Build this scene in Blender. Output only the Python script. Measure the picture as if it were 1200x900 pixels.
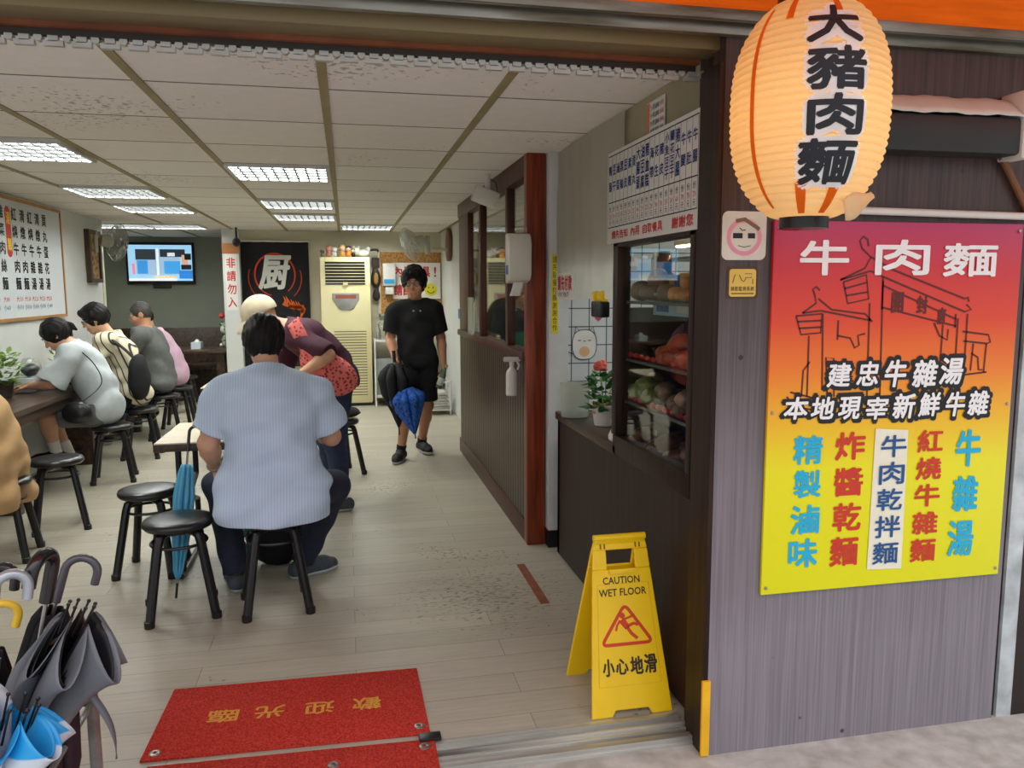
import bpy, bmesh, math, random
import numpy as np
from mathutils import Vector as V, Matrix
random.seed(7)
for o in list(bpy.data.objects): bpy.data.objects.remove(o)
SC = bpy.context.scene
COL = SC.collection
PI = math.pi
# ------------------------------------------------------------------ camera, sky, lights, exposure
cam_d = bpy.data.cameras.new('camera'); cam = bpy.data.objects.new('camera', cam_d); COL.objects.link(cam)
cam_d.sensor_width = 36; cam_d.lens = 36*920/1200; cam_d.clip_start = 0.05
_n = lambda v: v/np.linalg.norm(v)
_D = _n(np.array([405-600, 339-450, 920.])); _R = np.array([5200-600, 324-450, 920.])
_R = _n(_R-_D*(_R@_D)); _U = -np.cross(_D, _R)
_M = np.stack([_R, _D, _U])
cam.matrix_world = Matrix(((_M[0,0], -_M[0,1], -_M[0,2], 0), (_M[1,0], -_M[1,1], -_M[1,2], 0), (_M[2,0], -_M[2,1], -_M[2,2], 1.52), (0,0,0,1)))
SC.camera = cam
SC.view_settings.view_transform = 'Standard'; SC.view_settings.look = 'None'
SC.view_settings.gamma = 1; SC.view_settings.use_curve_mapping = False
SC.view_settings.exposure = 0.0
SC.cycles.max_bounces = 8; SC.cycles.diffuse_bounces = 4; SC.cycles.transparent_max_bounces = 12
SC.cycles.sample_clamp_indirect = 4
SKY_TOP, SKY_LOW, PANEL, BULB = 2.3, 0.6, 26, 5
world = bpy.data.worlds.new('overcast_sky'); SC.world = world; world.use_nodes = True
wn = world.node_tree.nodes; wl = world.node_tree.links
tc = wn.new('ShaderNodeTexCoord'); sx = wn.new('ShaderNodeSeparateXYZ'); rp = wn.new('ShaderNodeValToRGB')
wl.new(tc.outputs['Generated'], sx.inputs[0]); wl.new(sx.outputs['Z'], rp.inputs[0])
rp.color_ramp.elements[0].position = 0.10; rp.color_ramp.elements[0].color = (SKY_LOW*.95, SKY_LOW, SKY_LOW*1.04, 1)
rp.color_ramp.elements[1].position = 0.65; rp.color_ramp.elements[1].color = (SKY_TOP*.93, SKY_TOP*.98, SKY_TOP*1.06, 1)
wl.new(rp.outputs[0], wn['Background'].inputs[0]); wn['Background'].inputs[1].default_value = 1.0
# ------------------------------------------------------------------ materials
def lin(c):
    return tuple(((x/255)/12.92 if x/255 <= .04045 else ((x/255+.055)/1.055)**2.4) for x in c)
MATS = {}
def nodes(name):
    m = bpy.data.materials.new(name); m.use_nodes = True
    return m, m.node_tree.nodes, m.node_tree.links, m.node_tree.nodes['Principled BSDF']
def add_var(m, n, l, c, var, scale, stretch=(1,1,1), rot=(0,0,0), detail=4, c2=None):
    """colour c varied by a stretched noise"""
    tc = n.new('ShaderNodeTexCoord'); mp = n.new('ShaderNodeMapping'); nz = n.new('ShaderNodeTexNoise'); rp = n.new('ShaderNodeValToRGB')
    l.new(tc.outputs['Object'], mp.inputs[0]); mp.inputs['Scale'].default_value = stretch; mp.inputs['Rotation'].default_value = rot
    l.new(mp.outputs[0], nz.inputs['Vector']); nz.inputs['Scale'].default_value = scale; nz.inputs['Detail'].default_value = detail
    l.new(nz.outputs[0], rp.inputs[0])
    e = rp.color_ramp.elements; e[0].position = .32; e[1].position = .68
    a = c2 if c2 else tuple(x*(1-var) for x in c)
    b = tuple(min(1, x*(1+var*.6)) for x in c)
    e[0].color = (*a, 1); e[1].color = (*b, 1)
    return rp.outputs[0], nz.outputs[0], mp.outputs[0]
def mat(name, rgb, rough=.6, var=.12, scale=9, metal=0, spec=.5, stretch=(1,1,1), bump=0, emit=0, alpha=1, trans=0, c2=None, detail=4, coat=0):
    if name in MATS: return MATS[name]
    m, n, l, p = nodes(name); c = lin(rgb)
    out, fac, _ = add_var(m, n, l, c, var, scale, stretch, detail=detail, c2=lin(c2) if c2 else None)
    l.new(out, p.inputs['Base Color'])
    p.inputs['Roughness'].default_value = rough; p.inputs['Metallic'].default_value = metal
    p.inputs['Specular IOR Level'].default_value = spec
    if coat: p.inputs['Coat Weight'].default_value = coat; p.inputs['Coat Roughness'].default_value = .15
    if emit:
        l.new(out, p.inputs['Emission Color']); p.inputs['Emission Strength'].default_value = emit
    if bump:
        b = n.new('ShaderNodeBump'); b.inputs['Strength'].default_value = bump; b.inputs['Distance'].default_value = .01
        l.new(fac, b.inputs['Height']); l.new(b.outputs[0], p.inputs['Normal'])
    if trans: p.inputs['Transmission Weight'].default_value = trans
    if alpha < 1: p.inputs['Alpha'].default_value = alpha
    MATS[name] = m; return m
def mixmat(name, c1, c2, kind, rough=.6, **k):
    """two-colour patterned materials: stripes along an axis, spots, wood, tiles"""
    m, n, l, p = nodes(name)
    tc = n.new('ShaderNodeTexCoord'); mp = n.new('ShaderNodeMapping'); l.new(tc.outputs['Object'], mp.inputs[0])
    mp.inputs['Scale'].default_value = k.get('stretch', (1,1,1)); mp.inputs['Rotation'].default_value = k.get('rot', (0,0,0))
    rp = n.new('ShaderNodeValToRGB'); e = rp.color_ramp.elements
    e[0].color = (*lin(c1), 1); e[1].color = (*lin(c2), 1); e[0].position, e[1].position = k.get('pos', (.4,.6))
    if kind == 'stripe':
        t = n.new('ShaderNodeTexWave'); t.wave_type = 'BANDS'; t.bands_direction = k.get('axis', 'Y')
        t.inputs['Scale'].default_value = k.get('scale', 10); t.inputs['Distortion'].default_value = k.get('dist', .6); t.inputs['Detail Scale'].default_value = 1
        o = t.outputs['Fac']
    elif kind == 'spot':
        t = n.new('ShaderNodeTexVoronoi'); t.inputs['Scale'].default_value = k.get('scale', 30); o = t.outputs['Distance']
    else:
        t = n.new('ShaderNodeTexNoise'); t.inputs['Scale'].default_value = k.get('scale', 10); t.inputs['Detail'].default_value = 6; o = t.outputs[0]
    l.new(mp.outputs[0], t.inputs['Vector']); l.new(o, rp.inputs[0]); l.new(rp.outputs[0], p.inputs['Base Color'])
    p.inputs['Roughness'].default_value = rough; p.inputs['Specular IOR Level'].default_value = k.get('spec', .4)
    p.inputs['Metallic'].default_value = k.get('metal', 0)
    if k.get('bump'):
        b = n.new('ShaderNodeBump'); b.inputs['Strength'].default_value = k['bump']; b.inputs['Distance'].default_value = .008
        l.new(o, b.inputs['Height']); l.new(b.outputs[0], p.inputs['Normal'])
    MATS[name] = m; return m
def brick(name, c1, c2, mortar, bw, bh, ms, rough, offset=.5, plane='XY', grain=None, bump=.3, spec=.5, specks=None, patch=None):
    m, n, l, p = nodes(name)
    tc = n.new('ShaderNodeTexCoord'); mp = n.new('ShaderNodeMapping'); l.new(tc.outputs['Object'], mp.inputs[0])
    if plane == 'XZ': mp.inputs['Rotation'].default_value = (-PI/2, 0, 0)
    if plane == 'YZ': mp.inputs['Rotation'].default_value = (-PI/2, 0, -PI/2)
    t = n.new('ShaderNodeTexBrick'); l.new(mp.outputs[0], t.inputs['Vector']); t.offset = offset
    t.inputs['Scale'].default_value = 1; t.inputs['Brick Width'].default_value = bw; t.inputs['Row Height'].default_value = bh
    t.inputs['Mortar Size'].default_value = ms; t.inputs['Mortar Smooth'].default_value = .1
    t.inputs['Color1'].default_value = (*lin(c1),1); t.inputs['Color2'].default_value = (*lin(c2),1); t.inputs['Mortar'].default_value = (*lin(mortar),1)
    col = t.outputs['Color']
    if grain:
        nz = n.new('ShaderNodeTexNoise'); mp2 = n.new('ShaderNodeMapping'); l.new(tc.outputs['Object'], mp2.inputs[0]); mp2.inputs['Scale'].default_value = grain[0]
        l.new(mp2.outputs[0], nz.inputs['Vector']); nz.inputs['Scale'].default_value = grain[1]; nz.inputs['Detail'].default_value = 8; nz.inputs['Roughness'].default_value = .7
        rp = n.new('ShaderNodeValToRGB'); rp.color_ramp.elements[0].position = .3; rp.color_ramp.elements[1].position = .7
        g = grain[2]; rp.color_ramp.elements[0].color = (g,g,g*.97,1); rp.color_ramp.elements[1].color = (1.0,1.0,1.0,1)
        l.new(nz.outputs[0], rp.inputs[0])
        mx = n.new('ShaderNodeMix'); mx.data_type = 'RGBA'; mx.blend_type = 'MULTIPLY'; mx.inputs[0].default_value = 1
        l.new(col, mx.inputs[6]); l.new(rp.outputs[0], mx.inputs[7]); col = mx.outputs[2]
    if specks:      # scattered dirt: (scale, threshold, colour)
        nz = n.new('ShaderNodeTexNoise'); l.new(tc.outputs['Object'], nz.inputs['Vector']); nz.inputs['Scale'].default_value = specks[0]; nz.inputs['Detail'].default_value = 3
        n2 = n.new('ShaderNodeTexNoise'); l.new(tc.outputs['Object'], n2.inputs['Vector']); n2.inputs['Scale'].default_value = specks[3]
        mu = n.new('ShaderNodeMath'); mu.operation = 'MULTIPLY'; l.new(nz.outputs[0], mu.inputs[0]); l.new(n2.outputs[0], mu.inputs[1])
        rp = n.new('ShaderNodeValToRGB'); rp.color_ramp.elements[0].position = specks[1]; rp.color_ramp.elements[1].position = specks[1]+.03
        rp.color_ramp.elements[0].color = (0,0,0,1); rp.color_ramp.elements[1].color = (specks[4],)*3+(1,)
        l.new(mu.outputs[0], rp.inputs[0])
        mx = n.new('ShaderNodeMix'); mx.data_type = 'RGBA'; l.new(rp.outputs[0], mx.inputs[0]); l.new(col, mx.inputs[6]); mx.inputs[7].default_value = (*lin(specks[2]),1); col = mx.outputs[2]
    if patch:       # one scuffed, dirty spot on the floor: (x, y, z, radius)
        vm = n.new('ShaderNodeVectorMath'); vm.operation = 'DISTANCE'; l.new(tc.outputs['Object'], vm.inputs[0]); vm.inputs[1].default_value = patch[:3]
        mr = n.new('ShaderNodeMapRange'); l.new(vm.outputs['Value'], mr.inputs[0]); mr.inputs[1].default_value = patch[3]; mr.inputs[2].default_value = 0
        mp3 = n.new('ShaderNodeMapping'); l.new(tc.outputs['Object'], mp3.inputs[0]); mp3.inputs['Scale'].default_value = (18,46,1)
        nz = n.new('ShaderNodeTexNoise'); l.new(mp3.outputs[0], nz.inputs['Vector']); nz.inputs['Scale'].default_value = 1.6; nz.inputs['Detail'].default_value = 4
        mu = n.new('ShaderNodeMath'); mu.operation = 'MULTIPLY_ADD'; l.new(mr.outputs[0], mu.inputs[0]); mu.inputs[1].default_value = .13; l.new(nz.outputs[0], mu.inputs[2])
        gt = n.new('ShaderNodeMapRange'); l.new(mu.outputs[0], gt.inputs[0]); gt.inputs[1].default_value = .64; gt.inputs[2].default_value = .68; gt.inputs[4].default_value = .6
        m4 = n.new('ShaderNodeMath'); m4.operation = 'MULTIPLY'; l.new(gt.outputs[0], m4.inputs[0]); st = n.new('ShaderNodeMath'); st.operation = 'GREATER_THAN'; l.new(mr.outputs[0], st.inputs[0]); st.inputs[1].default_value = .02; l.new(st.outputs[0], m4.inputs[1])
        mx = n.new('ShaderNodeMix'); mx.data_type = 'RGBA'; l.new(m4.outputs[0], mx.inputs[0]); l.new(col, mx.inputs[6]); mx.inputs[7].default_value = (.035,.032,.028,1); col = mx.outputs[2]
    l.new(col, p.inputs['Base Color'])
    p.inputs['Roughness'].default_value = rough; p.inputs['Specular IOR Level'].default_value = spec
    b = n.new('ShaderNodeBump'); b.inputs['Strength'].default_value = bump; b.inputs['Distance'].default_value = .003; b.invert = True
    l.new(t.outputs['Fac'], b.inputs['Height']); l.new(b.outputs[0], p.inputs['Normal'])
    MATS[name] = m; return m
def glass(name, tint=(1,1,1), ior=1.5, haze=0):
    m, n, l, p = nodes(name); n.remove(p)
    t = n.new('ShaderNodeBsdfTransparent'); t.inputs[0].default_value = (*tint,1)
    g = n.new('ShaderNodeBsdfGlossy'); g.inputs['Roughness'].default_value = .02
    f = n.new('ShaderNodeFresnel'); ge = n.new('ShaderNodeNewGeometry'); mi = n.new('ShaderNodeMapRange'); mi.inputs[3].default_value = ior; mi.inputs[4].default_value = 1/ior; l.new(ge.outputs['Backfacing'], mi.inputs[0]); l.new(mi.outputs[0], f.inputs[0])
    mx = n.new('ShaderNodeMixShader'); l.new(f.outputs[0], mx.inputs[0]); l.new(t.outputs[0], mx.inputs[1]); l.new(g.outputs[0], mx.inputs[2])
    o = mx.outputs[0]
    if haze:
        d = n.new('ShaderNodeBsdfDiffuse'); d.inputs[0].default_value = (.66,.64,.55,1)
        tr = n.new('ShaderNodeBsdfTranslucent'); tr.inputs[0].default_value = (.75,.74,.68,1)
        a = n.new('ShaderNodeMixShader'); a.inputs[0].default_value = .45; l.new(d.outputs[0], a.inputs[1]); l.new(tr.outputs[0], a.inputs[2])
        m2 = n.new('ShaderNodeMixShader'); m2.inputs[0].default_value = haze; l.new(o, m2.inputs[1]); l.new(a.outputs[0], m2.inputs[2]); o = m2.outputs[0]
    l.new(o, n['Material Output'].inputs[0]); MATS[name] = m; return m
def thin(name, rgb, transl=.5, var=.1, scale=12, stretch=(1,1,1)):
    """paper or tarpaulin: diffuse plus translucent"""
    m, n, l, p = nodes(name); n.remove(p)
    out, _, _ = add_var(m, n, l, lin(rgb), var, scale, stretch)
    d = n.new('ShaderNodeBsdfDiffuse'); t = n.new('ShaderNodeBsdfTranslucent'); l.new(out, d.inputs[0]); l.new(out, t.inputs[0])
    mx = n.new('ShaderNodeMixShader'); mx.inputs[0].default_value = transl; l.new(d.outputs[0], mx.inputs[1]); l.new(t.outputs[0], mx.inputs[2])
    l.new(mx.outputs[0], n['Material Output'].inputs[0]); MATS[name] = m; return m
def lamp_mat(name, rgb, s):
    m, n, l, p = nodes(name); p.inputs['Base Color'].default_value = (*lin(rgb),1)
    p.inputs['Emission Color'].default_value = (*lin(rgb),1); p.inputs['Emission Strength'].default_value = s
    MATS[name] = m; return m
def flat(name, rgb, rough=.5, emit=0):
    return mat(name, rgb, rough, var=.04, scale=20, emit=emit)
# ------------------------------------------------------------------ mesh helpers
def frame(origin=(0,0,0), x=(1,0,0), y=(0,1,0), z=None):
    x = V(x).normalized(); y = V(y); y = (y-x*y.dot(x)).normalized(); z = x.cross(y)
    return Matrix(((x.x,y.x,z.x,origin[0]),(x.y,y.y,z.y,origin[1]),(x.z,y.z,z.z,origin[2]),(0,0,0,1)))
def on_front(x, y, z): return frame((x,y,z), (1,0,0), (0,0,1))       # a plane facing the street (-Y)
def on_left(x, y, z): return frame((x,y,z), (0,1,0), (0,0,1))        # a plane facing +X, read from inside the room
def on_right(x, y, z): return frame((x,y,z), (0,-1,0), (0,0,1))      # a plane facing -X
class MB:
    def __init__(s): s.b = bmesh.new()
    def face(s, pts):
        return s.b.faces.new([s.b.verts.new(p) for p in pts])
    def box(s, x0, y0, z0, x1, y1, z1, M=None):
        c = [V((x,y,z)) for x in (x0,x1) for y in (y0,y1) for z in (z0,z1)]
        if M is not None: c = [M@p for p in c]
        v = [s.b.verts.new(p) for p in c]
        for f in ((0,1,3,2),(4,6,7,5),(0,4,5,1),(2,3,7,6),(0,2,6,4),(1,5,7,3)): s.b.faces.new([v[i] for i in f])
        return s
    def tube(s, pts, r, n=10, closed=False, sy=1.0, cap=True):
        pts = [V(p) for p in pts]; k = len(pts)
        rs = r if isinstance(r, (list,tuple)) else [r]*k
        up = None; rings = []
        for i in range(k):
            a = pts[(i-1)%k] if (i > 0 or closed) else pts[i]; b = pts[(i+1)%k] if (i < k-1 or closed) else pts[i]
            t = (b-a).normalized()
            if up is None: up = t.orthogonal().normalized() if abs(t.z) > .95 else V((0,0,1))
            u = (up-t*up.dot(t))
            if u.length < 1e-4: u = t.orthogonal()
            u.normalize(); w = t.cross(u); up = u
            rings.append([s.b.verts.new(pts[i]+(u*math.cos(2*PI*j/n)*sy+w*math.sin(2*PI*j/n))*rs[i]) for j in range(n)])
        for i in range(k if closed else k-1):
            A, B = rings[i], rings[(i+1)%k]
            for j in range(n): s.b.faces.new((A[j],A[(j+1)%n],B[(j+1)%n],B[j]))
        if not closed and cap: s.b.faces.new(rings[0][::-1]); s.b.faces.new(rings[-1])
        return s
    def lathe(s, prof, n=24, M=None, close=True, sx=1, sy=1):
        rings = []
        for r, z in prof:
            rings.append([s.b.verts.new((M@V((r*sx*math.cos(2*PI*j/n), r*sy*math.sin(2*PI*j/n), z))) if M is not None else V((r*sx*math.cos(2*PI*j/n), r*sy*math.sin(2*PI*j/n), z))) for j in range(n)])
        for A, B in zip(rings, rings[1:]):
            for j in range(n): s.b.faces.new((A[j],A[(j+1)%n],B[(j+1)%n],B[j]))
        if close: s.b.faces.new(rings[0][::-1]); s.b.faces.new(rings[-1])
        return s
    def ball(s, c, r, n=14, M=None, m=9, wob=0, seed=0):
        r = r if isinstance(r, (tuple,list)) else (r,r,r); rnd = random.Random(seed)
        ph = [rnd.uniform(0,6) for _ in range(6)]
        def P(a, b):
            d = V((math.sin(a)*math.cos(b), math.sin(a)*math.sin(b), math.cos(a)))
            w = 1+wob*(math.sin(3*d.x+ph[0])+math.sin(4*d.y+ph[1])+math.sin(5*d.z+ph[2])+.6*math.sin(8*d.x+ph[3])*math.sin(7*d.y+ph[4]))
            p = V((d.x*r[0]*w, d.y*r[1]*w, d.z*r[2]*w))
            return (M@p if M is not None else p)+V(c)
        top = s.b.verts.new(P(0,0)); bot = s.b.verts.new(P(PI,0))
        R = [[s.b.verts.new(P(PI*i/m, 2*PI*j/n)) for j in range(n)] for i in range(1,m)]
        for j in range(n):
            s.b.faces.new((top,R[0][j],R[0][(j+1)%n])); s.b.faces.new((bot,R[-1][(j+1)%n],R[-1][j]))
        for A, B in zip(R, R[1:]):
            for j in range(n): s.b.faces.new((A[j],B[j],B[(j+1)%n],A[(j+1)%n]))
        return s
    def prism(s, pts, t, M=None):
        a = [V((p[0],p[1],0)) for p in pts]; b = [V((p[0],p[1],t)) for p in pts]
        if M is not None: a = [M@p for p in a]; b = [M@p for p in b]
        a = [s.b.verts.new(p) for p in a]; b = [s.b.verts.new(p) for p in b]
        s.b.faces.new(a[::-1]); s.b.faces.new(b); k = len(a)
        for i in range(k): s.b.faces.new((a[i],a[(i+1)%k],b[(i+1)%k],b[i]))
        return s
    def grid(s, f, nu, nv):
        """sheet f(u,v), u,v in 0..1"""
        g = [[s.b.verts.new(f(i/nu, j/nv)) for j in range(nv+1)] for i in range(nu+1)]
        for i in range(nu):
            for j in range(nv): s.b.faces.new((g[i][j],g[i+1][j],g[i+1][j+1],g[i][j+1]))
        return s
    def stroke(s, pts, w, M, closed=False):
        """flat ribbon of width w along 2-D points, mapped by M"""
        k = len(pts); P = [V((p[0],p[1])) for p in pts]; L = []; ws = w if isinstance(w,(list,tuple)) else [w]*k
        for i in range(k):
            a = P[(i-1)%k] if (i > 0 or closed) else P[i]; b = P[(i+1)%k] if (i < k-1 or closed) else P[i]
            t = b-a; t = t/max(t.length,1e-6); nn = V((-t.y,t.x))*ws[i]/2
            L.append((s.b.verts.new(M@V((P[i].x+nn.x,P[i].y+nn.y,0))), s.b.verts.new(M@V((P[i].x-nn.x,P[i].y-nn.y,0)))))
        for i in range(k if closed else k-1):
            A, B = L[i], L[(i+1)%k]; s.b.faces.new((A[1],B[1],B[0],A[0]))
        return s
    def done(s, name, m, parent=None, bevel=0, smooth=35, recalc=True, seg=2, solid=0, sub=0):
        if recalc: bmesh.ops.recalc_face_normals(s.b, faces=s.b.faces)
        if bevel:
            ed = [e for e in s.b.edges if len(e.link_faces) == 2 and e.calc_face_angle(0) > .6]
            bmesh.ops.bevel(s.b, geom=ed, offset=bevel, segments=seg, affect='EDGES', profile=.5, clamp_overlap=True)
        me = bpy.data.meshes.new(name); s.b.to_mesh(me); s.b.free()
        return link(name, me, m, parent, smooth, solid, sub)
def link(name, me, m, parent=None, smooth=35, solid=0, sub=0):
    o = bpy.data.objects.new(name, me); COL.objects.link(o)
    if m: me.materials.append(m)
    if smooth:
        me.shade_smooth(); me.set_sharp_from_angle(angle=math.radians(smooth))
    if solid:
        md = o.modifiers.new('s','SOLIDIFY'); md.thickness = solid; md.offset = 0
    if sub:
        md = o.modifiers.new('d','SUBSURF'); md.levels = md.render_levels = sub
    if parent: o.parent = parent
    return o
def tag(o, label, cat, group=None):
    o['label'] = label; o['category'] = cat
    if group: o['group'] = group
    return o
def thing(name, label, cat, loc=(0,0,0), rz=0, group=None):
    o = bpy.data.objects.new(name, None); COL.objects.link(o); o.empty_display_size = .1
    o.location = loc; o.rotation_euler = (0,0,rz)
    return tag(o, label, cat, group)
def struct(o): o['kind'] = 'structure'; return o
def copy_tree(o, parent=None):
    c = o.copy(); COL.objects.link(c); c.parent = parent
    for ch in list(o.children): copy_tree(ch, c)
    return c
def box(name, m, x0, y0, z0, x1, y1, z1, parent=None, bevel=0):
    return MB().box(x0,y0,z0,x1,y1,z1).done(name, m, parent, bevel)
# ------------------------------------------------------------------ lettering
_G = {}
def glyph(s, bold=0, res=2):
    k = (s, bold, res)
    if k not in _G:
        c = bpy.data.curves.new('t','FONT'); c.body = s; c.resolution_u = res; c.offset = bold
        o = bpy.data.objects.new('t', c); COL.objects.link(o)
        bpy.context.view_layer.update()
        me = bpy.data.meshes.new_from_object(o.evaluated_get(bpy.context.evaluated_depsgraph_get()))
        v = np.array([q.co[:2] for q in me.vertices]); f = [tuple(p.vertices) for p in me.polygons]
        bpy.data.objects.remove(o); bpy.data.curves.remove(c); bpy.data.meshes.remove(me)
        lo, hi = v.min(0), v.max(0); _G[k] = ((v-(lo+hi)/2)/np.maximum(hi-lo,1e-6), f)
    return _G[k]
def spread(e):
    if e <= 0: return [(0,0)]
    return [(0,0)]+[(e*math.cos(q),e*math.sin(q)) for q in [2*PI*i/(6 if e < .008 else 14) for i in range(6 if e < .008 else 14)]]
def each(name, items, *a, **k):
    for it in items: letters(name, [it], *a, **k)
def letters(name, items, m, parent, M, bold=.02, res=2, shear=0, grow=0):
    """items (string, cx, cy, w, h): each fitted to its box in the plane of M; one mesh"""
    vs, fs = [], []
    for it in items:
        s, cx, cy, w, h = it[:5]; v, f = glyph(s, 0, res); e = bold*h
        for i_, (dx, dy) in enumerate(spread(e if bold >= .015 else 0)):
            b = len(vs)
            for x, y in v: vs.append(M@V((cx+x*(w-2*e+grow)+shear*y*h+dx, cy+y*(h-2*e+grow)+dy, 6e-5*i_)))
            fs += [tuple(i+b for i in q) for q in f]
    me = bpy.data.meshes.new(name); me.from_pydata(vs, [], fs)
    return link(name, me, m, parent, smooth=0)
def column(s, x, y0, y1, w, h=None):
    """characters of s stacked from y0 (top) down to y1"""
    k = len(s); p = (y0-y1)/k
    return [(ch, x, y0-p*(i+.5), w, h or p*.88) for i, ch in enumerate(s)]
def row(s, x0, x1, y, h, fill=.9):
    k = len(s); p = (x1-x0)/k
    return [(ch, x0+p*(i+.5), y, p*fill, h) for i, ch in enumerate(s) if ch != ' ']
# ------------------------------------------------------------------ shared materials
FLOOR = brick('vinyl_plank', (186,179,162), (174,167,149), (136,129,113), 1.22, .153, .0016, .42, plane='XY', grain=((1.2,14,1),3.2,.80), bump=.12, spec=.45, specks=(38,.38,(70,66,56),1.3,.6), patch=(.66,3.72,0,.5))
TILE = brick('ceiling_board', (246,242,236), (238,233,226), (92,84,66), .66, .635, .007, .85, offset=0, grain=((1,1,1),14,.93), bump=.4, spec=.2, specks=(34,.365,(86,72,52),.9,.5))
WALLTILE = brick('white_wall_tile', (214,218,218), (205,210,212), (84,88,96), .108, .108, .0032, .18, offset=0, plane='XZ', bump=.25)
WHITE = mat('white_paint', (206,208,204), .6, .05, 3)
CREAM = mat('cream_paint', (206,200,176), .6, .06, 2)
DIM = mat('grey_green_paint', (150,155,142), .7, .06, 2)
OLIVE = mat('stained_olive_plaster', (158,148,118), .6, .14, 3, stretch=(1,1,.4))
BROWNV = mixmat('dark_wood_laminate', (34,22,18), (54,36,28), 'noise', .45, scale=6, stretch=(9,9,.35), spec=.2, pos=(.35,.65))
BEAD = mixmat('brown_beadboard', (38,26,17), (66,48,31), 'stripe', .4, axis='Y', scale=4.2, dist=.25, pos=(.05,.3), bump=.5)
MAHOG = mixmat('reddish_wood', (96,36,18), (140,58,28), 'noise', .35, scale=5, stretch=(10,10,.6), pos=(.35,.65))
MULL = mixmat('dark_red_wood', (58,28,18), (84,42,26), 'noise', .4, scale=5, stretch=(10,10,.6), pos=(.35,.65))
WALNUT = mixmat('dark_walnut', (52,38,30), (84,64,50), 'noise', .35, scale=4, stretch=(8,.6,8), pos=(.35,.65))
STEEL = mat('brushed_steel', (170,170,165), .35, .15, 30, metal=.9, stretch=(.1,1,1))
ALU = mat('worn_aluminium', (206,206,198), .42, .3, 6, metal=.55, stretch=(.15,3,1), c2=(130,126,116))
BLACK = mat('black_paint', (22,21,22), .4, .2, 9)
BLACKV = mat('black_vinyl', (26,26,28), .3, .15, 12, spec=.6)
BLACKP = mat('black_plastic', (20,20,22), .35, .1, 12)
BLACKF = mat('black_cloth', (22,22,26), .85, .25, 40)
WPLAST = mat('white_plastic', (216,214,206), .35, .04, 6)
PAPER = mat('white_paper', (226,224,216), .8, .03, 8)
INK = flat('black_ink', (22,22,26), .6)
REDINK = flat('red_ink', (196,34,36), .6)
BLUEINK = flat('navy_ink', (38,52,120), .6)
YEL = mat('bright_yellow_plastic', (250,206,8), .38, .05, 7)
CLEAR = glass('clear_glass', (.93,.95,.93))
SHEET = glass('hazy_plastic', (.9,.88,.8), 1.45, .80)
FACADE = None
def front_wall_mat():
    """dark wood-grain laminate, with street sheen painted in as a grey that spreads unevenly toward the ground"""
    m, n, l, p = nodes('sheen_graded_laminate')
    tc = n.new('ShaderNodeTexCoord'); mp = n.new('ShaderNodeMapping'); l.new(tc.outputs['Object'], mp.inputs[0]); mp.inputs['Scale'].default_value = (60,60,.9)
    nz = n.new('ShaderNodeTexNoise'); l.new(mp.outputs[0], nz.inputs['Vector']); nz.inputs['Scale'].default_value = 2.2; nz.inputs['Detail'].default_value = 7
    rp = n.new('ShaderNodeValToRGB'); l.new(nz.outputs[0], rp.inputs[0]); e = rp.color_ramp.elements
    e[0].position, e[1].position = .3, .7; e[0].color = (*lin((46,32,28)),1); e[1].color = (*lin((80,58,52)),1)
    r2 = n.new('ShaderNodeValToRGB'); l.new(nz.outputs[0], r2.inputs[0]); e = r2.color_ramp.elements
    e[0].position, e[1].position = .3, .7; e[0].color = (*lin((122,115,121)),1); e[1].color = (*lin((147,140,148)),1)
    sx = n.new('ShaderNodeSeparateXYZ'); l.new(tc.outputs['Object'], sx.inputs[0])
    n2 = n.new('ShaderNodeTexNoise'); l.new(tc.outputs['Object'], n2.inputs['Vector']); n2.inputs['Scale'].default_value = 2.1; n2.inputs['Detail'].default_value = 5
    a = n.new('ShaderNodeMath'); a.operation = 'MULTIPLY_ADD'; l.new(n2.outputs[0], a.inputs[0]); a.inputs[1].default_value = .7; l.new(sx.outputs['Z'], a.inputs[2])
    mr = n.new('ShaderNodeMapRange'); l.new(a.outputs[0], mr.inputs[0]); mr.inputs[1].default_value = 2.0; mr.inputs[2].default_value = .75; mr.inputs[3].default_value = .0; mr.inputs[4].default_value = .92  # painted sheen: dark brown above blends to pale grey below
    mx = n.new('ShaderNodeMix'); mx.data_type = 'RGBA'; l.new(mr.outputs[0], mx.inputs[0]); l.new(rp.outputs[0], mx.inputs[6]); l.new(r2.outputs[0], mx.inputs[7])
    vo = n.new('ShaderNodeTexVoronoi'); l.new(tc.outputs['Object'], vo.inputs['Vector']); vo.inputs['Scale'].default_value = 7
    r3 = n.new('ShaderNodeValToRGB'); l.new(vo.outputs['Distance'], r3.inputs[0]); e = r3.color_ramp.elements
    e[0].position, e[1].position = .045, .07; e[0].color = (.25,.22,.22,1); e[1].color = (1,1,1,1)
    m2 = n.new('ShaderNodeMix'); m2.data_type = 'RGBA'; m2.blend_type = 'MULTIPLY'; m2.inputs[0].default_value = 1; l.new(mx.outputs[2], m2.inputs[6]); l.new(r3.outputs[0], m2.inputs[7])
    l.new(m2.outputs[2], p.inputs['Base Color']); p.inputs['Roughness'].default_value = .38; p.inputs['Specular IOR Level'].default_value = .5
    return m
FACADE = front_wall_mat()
PAVE = mat('worn_concrete', (190,188,182), .8, .12, 14, c2=(164,160,150), detail=10, bump=.4)
ORANGE = thin('orange_tarpaulin', (246,108,28), .27, .14, 5, (1,7,1))
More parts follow.
